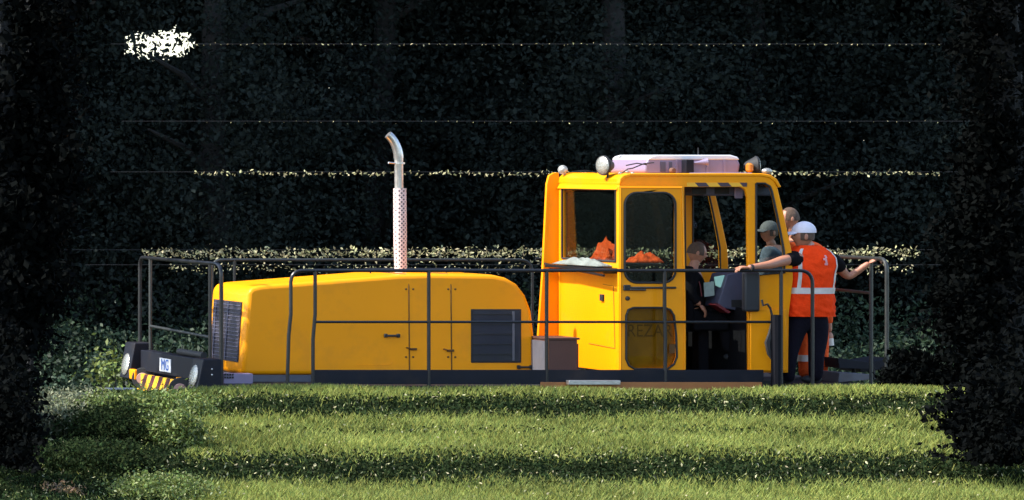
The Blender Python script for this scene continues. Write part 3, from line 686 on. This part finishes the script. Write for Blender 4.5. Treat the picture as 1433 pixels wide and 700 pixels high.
flood(1060, 233, .5, .105, (1, -.15, 0), M['black'])
flood(787, 238, 1.75, .05, (-.8, -1, 0), M['steel'], .05)
q = MB(); q.lathe(P(1049, 235, .42), (0, 0, 1), [(-.05, .02), (-.03, .04), (.03, .04), (.05, .02)], 12); q.build('amber_lamp', M['amber'], VR)
q = MB(); q.ball(P(1073, 240, .4), .06, .045, .035); q.build('rear_lamp', M['lens'], VR)
for (a, b) in (((876, 232), (905, 231)), ((870, 243), (885, 236)), ((885, 236), (915, 228)), ((800, 241), (835, 242))):
    q = MB(); p0, p1 = Vector(P(*a, .42)), Vector(P(*b, .42)); q.tube([p0, (p0+p1)/2+Vector((0, -.02, .02)), p1], .007, 6); q.build('roof_cable', M['black'], VR)
for px in (868, 885, 878):
    q = MB(); q.ball(P(px, 243 if px != 878 else 241, .36), .022, .02, .016); q.build('work_lamp', M['lens'], VR)
q = MB(); q.tube([P(965, 243, .3), P(1010, 242, .3), P(1052, 243, .3)], .008, 6); q.build('roof_rail', M['white'], VR)

# handrails
def bar(pts, m='rail', r=.019, name='handrail'):
    q = MB(); q.tube(pts, r, 10); return q.build(name, M[m], VR)
def arc3(p0, pc, p1, n=6):
    p0, pc, p1 = map(Vector, (p0, pc, p1)); return [p0*(1-t)**2+pc*2*t*(1-t)+p1*t*t for t in [k/n for k in range(n+1)]]
zr = PZ(379); z0 = -.002
bar([(PX(402), 0, z0), (PX(404), 0, PZ(470)), (PX(407), 0, PZ(440))]+arc3((PX(407), 0, PZ(395)), (PX(408), 0, zr), (PX(424), 0, zr))+[(PX(600), 0, zr), (PX(900), 0, zr)]+arc3((PX(1118), 0, zr), (PX(1137), 0, zr), (PX(1137), 0, PZ(398)))+[(PX(1137), 0, z0)])
for a in ((441, 441, 438), (600, 600, 600), (765, 765, 765), (930, 930, 931), (1093, 1093, 1093)):
    bar([(PX(a[0]), 0, zr), (PX(a[1]), 0, PZ(440)), (PX(a[2]), 0, PZ(475)), (PX(a[2]), 0, z0)], name='rail_post')
bar([(PX(441), 0, PZ(451)), (PX(1093), 0, PZ(451))], r=.014, name='mid_rail')
# left end rail, across the vehicle
xe = PX(307); ze = 1.29
bar([(xe+.02, 0, z0), (xe+.02, 0, PZ(400))]+arc3((xe+.02, 0, ze-.13), (xe+.02, 0, ze), (xe, .16, ze))+[(xe, 1.5, ze)]+arc3((xe, YF-.12, ze), (xe, YF, ze), (xe, YF, ze-.13))+[(xe, YF, -.1)], r=.021)
bar([(xe, .32, ze), (xe, .32, z0)], name='rail_post'); bar([(xe, YF-.4, ze), (xe, YF-.4, z0)], 'railpale', name='rail_post')
bar([(xe, .32, .50), (xe, YF-.4, .53)], 'railpale', .016, 'mid_rail')
# far side rail
xf0 = PX(297, YF); xf1 = PX(745, YF); zf = 1.26
bar([(xf0, YF, z0), (xf0, YF, zf-.1)]+arc3((xf0, YF, zf-.1), (xf0, YF, zf), (xf0+.12, YF, zf))+[(xf1-.2, YF, zf)]+arc3((xf1-.15, YF, zf), (xf1, YF, zf), (xf1, YF, zf-.15))+[(xf1, YF, z0)], 'railpale', .017)
bar([(PX(328, YF), YF, zf), (PX(328, YF), YF, z0)], 'railpale', .017, 'rail_post')
bar([(PX(735, YF), YF-.3, zf+.02), (PX(860, YF), YF-.3, zf-.05)], 'rail', .017)
# right end rail
xr1 = PX(1241); zq = PZ(363)
bar([(xr1, 0, z0), (xr1, 0, zq-.15)]+arc3((xr1, 0, zq-.14), (xr1, 0, zq), (xr1-.0, .14, zq))+[(xr1, 1.6, zq), (xr1, YF, zq), (xr1, YF, z0)], 'railpale', .021)
bar([(xr1, .36, zq), (xr1, .36, z0)], 'railpale', .02, 'rail_post'); bar([(xr1, .36, PZ(412)), (xr1, 2.6, PZ(412)+.03)], 'railpale', .017, 'mid_rail')
# left end beam with lamp boxes
bm_ = MB(); bm_.box(xl-.14, xl-.002, .36, 2.45, .035, .265); beam = bm_.build('end_beam', M['dark'], VR, bevel=.008)
q = MB(); q.box(xl-.153, xl-.145, 1.28, 1.68, .07, .215); q.build('emblem_plate', M['plate'], beam)
text('MG', .17, (xl-.156, 1.48, .14), Matrix(((0, 0, -1, 0), (-1, 0, 0, 0), (0, 1, 0, 0), (0, 0, 0, 1))), M['blue'], 'emblem_lettering', beam, .001, 1.1)
q = MB(); q.tube([(xl-.05, .42, .30), (xl-.05, 1.3, .30)], .035, 12); q.build('draw_roll', M['black'], VR)
for y0_, y1_, zz1 in ((-.02, .34, .28), (2.5, 2.86, .34)):
    q = MB(); q.prism([(xl-.26, -.06), (xl-.19, zz1), (xl+.02, zz1), (xl+.02, -.10)], y0_, y1_); o = q.build('lamp_box', M['dark'], VR, bevel=.012)
    q = MB(); q.lathe((xl-.222, (y0_+y1_)/2, .09), (-1, 0, .19), [(0, .12), (.02, .125), (.03, .115), (.04, .06), (.042, .001)], 24); q.build('headlight', M['lens'], o)
    for dy in (.05, .25):
        q = MB(); q.ball((xl-.1, y0_-.002, .1+dy*.3), .01, .006, .01); q.build('bolt', M['steel'], o)
q = MB(); q.box(xl-.19, xl-.16, .5, 2.4, -.32, .01); q.build('hazard_board', M['haz2'], VR)
for yy in (.55, 2.3):
    q = MB(); q.box(xl-.25, xl-.19, yy, yy+.22, -.06, .05); q.build('marker_block', M['yellow'], VR, bevel=.01)
for px, py, yy, rr_ in ((200, 530, 2.3, .12), (253, 546, .5, .13)):
    c = P(px, py, yy); q = MB(); q.lathe((c[0], yy, c[2]), (-.45, -.9, 0), [(-.1, rr_*.7), (-.1, rr_), (.0, rr_*1.02), (.03, rr_*.95), (.03, rr_*.6)], 24); o = q.build('coupling_drum', M['black'], VR)
    q = MB(); q.lathe((c[0]-.014, yy-.028, c[2]), (-.45, -.9, 0), [(0, rr_*.55), (.012, rr_*.5), (.014, .001)], 18); q.build('drum_hub', mat('hub paint', (.35, .2, .17), rough=.6), o)
    q = MB(); q.tube([(c[0]+.03, yy+.05, c[2]-.02), (xl-.1, yy+.2, c[2]-.06)], .06, 10); q.build('coupling_arm', M['rust'], VR)

# things on the deck and the cab ledge
tp = thing('steel_ramp_plates', 'dark steel ramp plates lying tilted on the deck behind the man', 'ramp plates', (PX(1190, 1.2), 1.2, 0))
for k, (pts_, y) in enumerate(((((1158, 500), (1206, 506), (1212, 516), (1160, 514)), 1.2), (((1160, 520), (1206, 523), (1204, 530), (1158, 534)), .9), (((1185, 508), (1232, 500), (1236, 514), (1190, 520)), 1.5))):
    q = MB(); q.prism([(t[0], t[2]) for t in [P(*c, y) for c in pts_]], y-.25, y+.25); q.build('plate', (M['dark'], M['grey'], M['dark'])[k], tp, bevel=.005)
q = MB()
for t in ((1195, 514), (1222, 514)): a = P(*t, 1.2); q.tube([(a[0], 1.2, 0), (a[0], 1.2, a[2])], .02, 6)
q.build('support', M['dark'], tp)
def cloth(name, label, cat, cen, sx, sy, sz, m, seed, n=22):
    rg = np.random.default_rng(seed); q = MB(); v = []
    for i in range(n+1):
        for j in range(n+1):
            a, b = i/n*2-1, j/n*2-1
            fall = (1-a*a)**.6*(1-b*b)**.6
            h = sz*fall*(.65+.6*noise.noise(Vector((a*2.3+seed, b*2.3, seed*.7))))
            v.append((cen[0]+a*sx+.02*noise.noise(Vector((b*4, seed, 0))), cen[1]+b*sy, cen[2]+max(h, .0)+.02*noise.noise(Vector((a*7, b*7, seed)))*fall))
    f = [(i*(n+1)+j, i*(n+1)+j+1, (i+1)*(n+1)+j+1, (i+1)*(n+1)+j) for i in range(n) for j in range(n)]
    q.add(v, f); o = q.build(name, m, loc=cen)
    s_ = o.modifiers.new('s', 'SOLIDIFY'); s_.thickness = .008
    return tag(o, label, cat)
zl = wz0-.07
cloth('folded_coat', 'grey blue coat heaped on the ledge before the windscreen', 'coat', (XW-.07, 1.0, zl+.01), .09, .62, .09, mat('pale coat cloth', (.16, .18, .16), rough=.85, bump=.8, bscale=20, var=.3), 3)
zi = wz0-.02
q = MB(); q.box(XW+.055, XW+.5, cy0+.06, cy1-.06, zi-.03, zi); q.build('dashboard', M['black'], cab, bevel=.01)
cloth('orange_jacket', 'orange jacket bundled on the dashboard behind the windscreen', 'jacket', (XW+.16, .98, zi+.002), .1, .25, .27, M['orangecloth'], 12)
cloth('orange_rag', 'orange cloth draped low inside the upper door window', 'cloth', (PX(900, .6), .6, zi+.002), .16, .14, .12, M['orangecloth'], 9)

# ---------------------------------------------------------------- people
def skin_mesh(verts, edges, root=0, sub=2):
    me = bpy.data.meshes.new('tmp'); me.from_pydata([v[0] for v in verts], edges, [])
    o = bpy.data.objects.new('tmp', me); scene.collection.objects.link(o)
    o.modifiers.new('sk', 'SKIN'); sl_ = me.skin_vertices[0].data
    for i, v in enumerate(verts):
        r = v[1] if isinstance(v[1], tuple) else (v[1], v[1]); sl_[i].radius = r; sl_[i].use_root = (i == root)
    o.modifiers['sk'].use_smooth_shade = True
    s_ = o.modifiers.new('ss', 'SUBSURF'); s_.levels = sub; s_.render_levels = sub
    m2 = bpy.data.meshes.new_from_object(o.evaluated_get(bpy.context.evaluated_depsgraph_get()))
    bpy.data.objects.remove(o); V = [tuple(v.co) for v in m2.vertices]; F = [tuple(p.vertices) for p in m2.polygons]
    bpy.data.meshes.remove(m2); return V, F
def head_geo(mb, c, yaw, pitch=0, s=1.0):
    """ellipsoidal head with brow, nose, chin and ears, facing local +x"""
    Mx = Matrix.Rotation(yaw, 3, 'Z') @ Matrix.Rotation(pitch, 3, 'Y'); n, m = 28, 22; v = []
    for i in range(m+1):
        t = math.pi*i/m; zz = math.cos(t)
        for k in range(n):
            a = 2*math.pi*k/n; ca, sa = math.cos(a), math.sin(a); st_ = math.sin(t)
            x = .098*st_*ca; y = .076*st_*sa; z = .118*zz
            if zz < 0: y *= 1+.28*zz; x *= (1+.12*zz) if ca > 0 else (1+.35*zz)
            fr = max(0, ca)**6
            if ca > 0:
                x += fr*(.024*math.exp(-((zz+.16)/.13)**2)*max(0, 1-abs(sa)*4) + .006*math.exp(-((zz-.18)/.08)**2) - .008*math.exp(-((zz-.03)/.07)**2)*min(1, abs(sa)*6) + .006*math.exp(-((zz+.48)/.06)**2)+.012*math.exp(-((zz+.82)/.12)**2))
            v.append(Vector(c)+Mx @ Vector((x, y, z))*s)
    f = [(i*n+k, (i+1)*n+k, (i+1)*n+(k+1) % n, i*n+(k+1) % n) for i in range(m) for k in range(n)]
    mb.add(v, f)
    for sg in (-1, 1):
        mb.ball(Vector(c)+Mx @ Vector((-.008, sg*.077, -.01))*s, .018*s, .009*s, .031*s, 10, 7, Mx)
    return Mx
def eyes(c, Mx, par, s=1.0):
    q = MB()
    for sg in (-1, 1): q.ball(Vector(c)+Mx @ Vector((.084, sg*.03, .006))*s, .009*s, .011*s, .008*s, 8, 6, Mx)
    q.build('eyes', M['black'], par)
    q = MB(); q.ball(Vector(c)+Mx @ Vector((.087, 0, -.058))*s, .008*s, .022*s, .005*s, 8, 6, Mx); q.build('mouth', mat('lips', (.35, .12, .1)), par)
def hand_geo(mb, wrist, d, palm_n, thumb_side, curl=.5, s=1.0, spread=.18):
    """palm and five fingers; d = pointing direction, palm_n = direction the palm faces"""
    d = Vector(d).normalized(); nn = Vector(palm_n); nn = (nn-d*nn.dot(d)).normalized(); sd = d.cross(nn)*thumb_side
    w = Vector(wrist); pal = w+d*.045*s
    Mx = Matrix((d, sd, nn)).transposed(); mb.ball(pal, .055*s, .041*s, .018*s, 14, 8, Mx)
    for k, (off, ln) in enumerate(((.028, .072), (.010, .08), (-.010, .075), (-.027, .058))):
        b = w+d*.07*s+sd*off*s; dirv = (d+sd*off*spread*10*.5).normalized(); pts = [b]; a = .15
        for j, fr in enumerate((.42, .33, .27)):
            a += curl*(.6+.25*j); q = dirv*math.cos(a)+nn*math.sin(a); pts.append(pts[-1]+q*ln*fr*s)
        mb.tube(pts, [.0095*s, .009*s, .008*s, .0058*s], 7)
    b = w+d*.022*s+sd*.03*s; q = (d*.6+sd*.8).normalized(); q2 = (d+sd*.25+nn*.5*curl).normalized()
    mb.tube([b, b+q*.032*s, b+q*.032*s+q2*.032*s, b+q*.032*s+q2*.055*s], [.014*s, .012*s, .010*s, .007*s], 7)

def V3(px, py, y): return Vector(P(px, py, y))
# --- standing man in the orange vest
yp = .34
base = V3(1132, 541, yp); base.z = 0
man = thing('person', 'person in orange reflective vest and white cap standing with arms spread to the rails', 'person', base)
hip = V3(1131, 446, yp); hL = V3(1115, 452, yp); hR = V3(1147, 452, yp)
kL = V3(1106, 496, yp-.03); aL = V3(1102, 535, yp+.02); kR = V3(1142, 496, yp); aR = V3(1141, 535, yp+.03)
wst = V3(1132, 425, yp); ch = V3(1134, 385, yp); nk = V3(1129, 347, yp-.01)
sL = V3(1107, 362, .24); sR = V3(1164, 362, yp)
eL = V3(1077, 371, .06); wL = V3(1046, 375, -.01); eR = V3(1187, 389, .40); wR = V3(1217, 368, .30)
hd_c = V3(1124, 330, yp-.02)
verts = [(hip, .14), (wst, .15), (ch, .15), (V3(1132, 362, yp), .12), (nk, .058), (V3(1127, 336, yp), .055), (sL, .07), (eL, .047), (wL, .03), (sR, .07), (eR, .047), (wR, .03), (hL, .10), (kL, .065), (aL, .045), (hR, .10), (kR, .065), (aR, .045)]
edges = [(0, 1), (1, 2), (2, 3), (3, 4), (4, 5), (3, 6), (6, 7), (7, 8), (3, 9), (9, 10), (10, 11), (0, 12), (12, 13), (13, 14), (0, 15), (15, 16), (16, 17)]
bd = MB(); bd.add(*skin_mesh(verts, edges))
yawm = R(180-10)
Mh = head_geo(bd, hd_c, yawm, 0, 1.12)
hand_geo(bd, wL, (-1, -.15, .04), (.15, 0, -1), -1, .45, 1.05)
hand_geo(bd, wR, (.8, -.3, .5), (.5, 0, -.8), 1, .8, 1.05)
bd.build('body', M['skin'], man)
eyes(hd_c, Mh, man, 1.12)
# trousers
tv = [(V3(1132, 428, yp), .15), (V3(1132, 446, yp), .165), (hL, .115), (V3(1110, 475, yp), .10), (kL, .078), (V3(1104, 516, yp), .073), (aL, .07), (hR, .12), (V3(1145, 475, yp), .108), (kR, .086), (V3(1142, 516, yp), .08), (aR, .076)]
q = MB(); q.add(*skin_mesh(tv, [(0, 1), (1, 2), (2, 3), (3, 4), (4, 5), (5, 6), (1, 7), (7, 8), (8, 9), (9, 10), (10, 11)])); q.build('trousers', M['navy'], man)
for a in (aL, aR):
    q = MB(); q.ball((a.x-.03, a.y+.03, .045), .11, .06, .045, 14, 8); q.build('shoe', M['black'], man)
# t-shirt with sleeves
sv = [(V3(1133, 420, yp), .15), (ch, .155), (V3(1132, 362, yp), .125), (V3(1130, 352, yp), .09), (sL, .088), (V3(1098, 365, .18), .068), (sR, .088), (V3(1180, 379, .37), .068)]
q = MB(); q.add(*skin_mesh(sv, [(0, 1), (1, 2), (2, 3), (2, 4), (4, 5), (2, 6), (6, 7)])); q.build('shirt', M['blackcloth'], man)
# vest: lofted shell
rings = [(443, 1132.5, .262, .165), (430, 1132, .262, .17), (410, 1132, .25, .165), (390, 1134, .25, .165), (372, 1135, .265, .165), (360, 1134, .262, .15), (353, 1133, .225, .13), (347, 1131, .16, .11), (343.5, 1130, .10, .085)]
rz = [(PZ(a, yp), PX(b, yp), c, d) for a, b, c, d in rings]
def vestpt(th, z, off=0):
    zs = [r_[0] for r_ in rz]
    cx, rx, ry = (float(np.interp(z, zs, [r_[i] for r_ in rz])) for i in (1, 2, 3))
    ex_ = .78; c, s_ = math.cos(th), math.sin(th)
    w = .010*noise.noise(Vector((th*2.2, z*5, 3)))+.009*noise.noise(Vector((th*4, z*14, 7)))
    if z < PZ(412, yp): w += .014*noise.noise(Vector((th*3, z*26+th*4, 1)))
    return Vector((cx+(rx+off+w)*math.copysign(abs(c)**ex_, c), yp+(ry+off+w)*math.copysign(abs(s_)**ex_, s_), z))
def patch(t0, t1, z0, z1, off, nt, nz, fz=None):
    v = [vestpt(t0+(t1-t0)*i/nt + (fz(j/nz) if fz else 0), z0+(z1-z0)*j/nz, off) for j in range(nz+1) for i in range(nt+1)]
    return v, [(j*(nt+1)+i, j*(nt+1)+i+1, (j+1)*(nt+1)+i+1, (j+1)*(nt+1)+i) for j in range(nz) for i in range(nt)]
q = MB(); q.add(*patch(0, 2*math.pi, rz[0][0], rz[-1][0], 0, 72, 64)); vest = q.build('vest', M['vest'], man, smooth=80)
zA, zB = PZ(411, yp), PZ(402.5, yp)
q = MB(); q.add(*patch(0, 2*math.pi, zA, zB, .004, 72, 6)); q.build('reflective_band', M['refl'], vest, smooth=80)
for t0, t1, sh_ in ((R(226), R(237), R(4)), (R(313), R(322), R(8))):
    q = MB(); q.add(*patch(t0, t1, zB, PZ(348, yp), .0045, 6, 30, lambda u_, s__=sh_: s__*u_)); q.build('reflective_band', M['refl'], vest, smooth=80)
q = MB()
for t0, t1, a, b in ((R(281), R(289), 368, 371), (R(283), R(288), 361, 368), (R(284), R(290), 357, 361), (R(279), R(283), 361, 364)):
    q.add(*patch(t0, t1, PZ(b, yp), PZ(a, yp), .0045, 4, 4))
q.build('back_emblem', mat('faded pink emblem', (.75, .3, .3)), vest, smooth=80)
q = MB()
q.tube([wL+Vector((.03, 0, 0)), wL+Vector((.055, .006, 0))], .036, 14); q.build('watch', M['black'], man)
def cap_geo(c, Mx, par, m, s=1.0, name='cap'):
    q = MB(); v = []; n, k_ = 28, 10; c = Vector(c)
    for i in range(k_+1):
        t = math.pi/2*1.05*i/k_
        for k in range(n):
            a = 2*math.pi*k/n; v.append(c+Mx @ Vector((-.006+.108*math.sin(t)*math.cos(a)-.004*math.cos(t), .086*math.sin(t)*math.sin(a), .030+.098*math.cos(t)))*s)
    q.add(v, [(i*n+k, (i+1)*n+k, (i+1)*n+(k+1) % n, i*n+(k+1) % n) for i in range(k_) for k in range(n)])
    # brim
    v = []; nb = 10
    for z_o in (0, -.006):
        for i in range(nb+1):
            u = i/nb*2-1
            v.append(c+Mx @ Vector((.07+.03*(1-u*u), .075*u, .034+z_o-.012*u*u))*s); v.append(c+Mx @ Vector((.13+.075*(1-u*u)**.6, .070*u, .020+z_o-.016*u*u))*s)
    f = []; o = 2*(nb+1)
    for i in range(nb):
        f += [(2*i, 2*i+1, 2*i+3, 2*i+2), (o+2*i, o+2*i+2, o+2*i+3, o+2*i+1), (2*i+1, o+2*i+1, o+2*i+3, 2*i+3)]
    q.add(v, f); cp_ = q.build(name, m, par, smooth=60)
    q = MB(); q.ball(c+Mx @ Vector((-.112, 0, .038))*s, .008, .028, .018, 10, 6, Mx); q.build('cap_opening', M['hair'], cp_)
cap_geo(hd_c+Vector((0, 0, .005)), Mh, man, M['cap'], 1.15)
# hair under the cap
def hair_geo(c, Mx, par, top=True, s=1.0, m=None):
    q = MB(); v = []; n, k_ = 28, 12; c = Vector(c)
    t0, t1 = (0, 1.75) if top else (.9, 1.95)
    for i in range(k_+1):
        t = t0+(t1-t0)*i/k_
        for k in range(n):
            a = math.pi*(.36+1.28*k/(n-1)) if not top else math.pi*((.30+1.4*k/(n-1)) if t > .75 else (2*k/(n-1)))
            v.append(c+Mx @ Vector((.103*math.sin(t)*math.cos(a), .081*math.sin(t)*math.sin(a), .122*math.cos(t)))*s)
    q.add(v, [(i*n+k, (i+1)*n+k, (i+1)*n+k+1, i*n+k+1) for i in range(k_) for k in range(n-1)])
    q.build('hair', m or M['hair'], par, smooth=80)
hair_geo(hd_c, Mh, man, False, 1.11)

# --- second man, behind the cab corner
def simple_person(lab, base_, head, yaw, J, top_m, leg_m, hairtop=True, cap=None, pitch=0, arms=None, hs=1.0):
    t = thing('person', lab, 'person', base_)
    (hip_, ch_, nk_, sl1, el1, wr1, sl2, el2, wr2, hp1, kn1, an1, hp2, kn2, an2) = J
    vv = [(hip_, .13), ((hip_+ch_)/2, .135), (ch_, .145), ((ch_+nk_*2)/3, .11), (nk_, .055), (head-Vector((0, 0, .06)), .05), (sl1, .068), (el1, .045), (wr1, .028), (sl2, .068), (el2, .045), (wr2, .028), (hp1, .09), (kn1, .062), (an1, .042), (hp2, .09), (kn2, .062), (an2, .042)]
    q = MB(); q.add(*skin_mesh(vv, edges)); Mx = head_geo(q, head, yaw, pitch, hs)
    for w_, e_ in ((wr1, el1), (wr2, el2)): hand_geo(q, w_, (w_-e_), (0, .3, -1), 1 if w_ is wr1 else -1, .4)
    q.build('body', M['skin'], t); eyes(head, Mx, t, hs)
    sv_ = [(hip_, .145), ((hip_+ch_)/2, .155), (ch_, .165), ((ch_+nk_*2)/3, .125), (sl1, .085), (el1, .06), (wr1.lerp(el1, .18), .045), (sl2, .085), (el2, .06), (wr2.lerp(el2, .18), .045)]
    q = MB(); q.add(*skin_mesh(sv_, [(0, 1), (1, 2), (2, 3), (3, 4), (4, 5), (5, 6), (3, 7), (7, 8), (8, 9)])); q.build('jacket', top_m, t)
    q = MB(); q.add(*skin_mesh([(hip_, .15), (hp1, .105), (kn1, .078), (an1, .068), (hp2, .105), (kn2, .078), (an2, .068)], [(0, 1), (1, 2), (2, 3), (0, 4), (4, 5), (5, 6)])); q.build('trousers', leg_m, t)
    for a in (an1, an2):
        q = MB(); q.ball((a.x+.04*math.cos(yaw), a.y+.04*math.sin(yaw), a.z-.03), .10, .055, .045, 14, 8, Matrix.Rotation(yaw, 3, 'Z')); q.build('shoe', M['black'], t)
    if cap: cap_geo(head, Mx, t, cap, hs)
    hair_geo(head, Mx, t, hairtop, hs)
    return t
y2 = 1.35
def W3(px, py, dy=0): return V3(px, py, y2+dy)
# standing; head px 1105, py 303
J2 = [W3(1133, 430), W3(1128, 378), W3(1112, 330), W3(1108, 345, -.15), W3(1106, 400, -.1), W3(1116, 440, -.2), W3(1148, 352, .1), W3(1157, 405), W3(1161, 466), W3(1126, 440), W3(1126, 487), W3(1127, 530), W3(1146, 440), W3(1150, 487), W3(1149, 530)]
b2 = W3(1135, 540); b2.z = 0
s2 = simple_person('person in orange work clothes with thinning brown hair half hidden behind the white capped person', b2, W3(1105, 306), R(172), J2, M['orangecloth'], M['orangecloth'], True, None)
q = MB(); q.tube([W3(1160, 474), W3(1161, 484)], .045, 12); q.build('glove', M['refl'], s2)
q = MB(); q.tube([W3(1127, 497), W3(1127, 506)], .083, 14); q.build('trouser_band', M['refl'], s2)
# --- driver, seated
y3 = .82
def D3(px, py, dy=0): return V3(px, py, y3+dy)
J3 = [D3(966, 440), D3(967, 405), D3(969, 376), D3(968, 386, -.17), D3(966, 412, -.2), D3(980, 428, -.22), D3(969, 386, .17), D3(975, 412, .2), D3(995, 408, .15), D3(972, 444, -.09), D3(1012, 446, -.12), D3(1020, 496, -.1), D3(972, 444, .09), D3(1012, 446, .1), D3(1018, 496, .1)]
b3 = D3(970, 535); b3.z = .05
s3 = simple_person('person in dark clothes seated at the controls in the open cab doorway, red lanyard', b3, D3(975, 354), R(-8), J3, M['blackcloth'], M['blackcloth'], True, None, R(12))
q = MB(); q.tube([D3(974, 384, -.17), D3(980, 400, -.19), D3(982, 415, -.19)], .007, 6); q.build('lanyard', M['red'], s3)
bk = MB(); a = [P(*t, .42) for t in ((1000, 427), (1004, 425), (1022, 437), (1018, 439))]; bk.prism([(t[0], t[2]) for t in a], .40, .6)
tag(bk.build('booklet', M['red'], loc=P(1010, 432, .45), bevel=.002), 'red covered booklet held above the driver knees', 'booklet')
bk = MB(); a = [P(*t, .62) for t in ((985, 396), (999, 394), (1000, 414), (986, 416))]; bk.prism([(t[0], t[2]) for t in a], .62, .63)
tag(bk.build('paper_sheets', M['paper'], loc=P(992, 405, .62)), 'pale paper sheets in front of the driver chest', 'papers')
# --- person with grey cap behind the cab glass
y4 = 2.45
def E3(px, py, dy=0): return V3(px, py, y4+dy)
J4 = [E3(1088, 425), E3(1086, 380), E3(1080, 344), E3(1075, 352, -.15), E3(1066, 395, -.12), E3(1062, 430, -.2), E3(1094, 354, .15), E3(1104, 395), E3(1100, 435), E3(1082, 440), E3(1083, 485), E3(1084, 530), E3(1096, 440), E3(1097, 485), E3(1098, 530)]
b4 = E3(1088, 535); b4.z = 0
s4 = simple_person('person in pale grey cap and grey blue top seen through the rear cab glass', b4, E3(1076, 325), R(195), J4, M['bluecloth'], M['navy'], False, M['greycap'], 0)

bpy.context.view_layer.update()
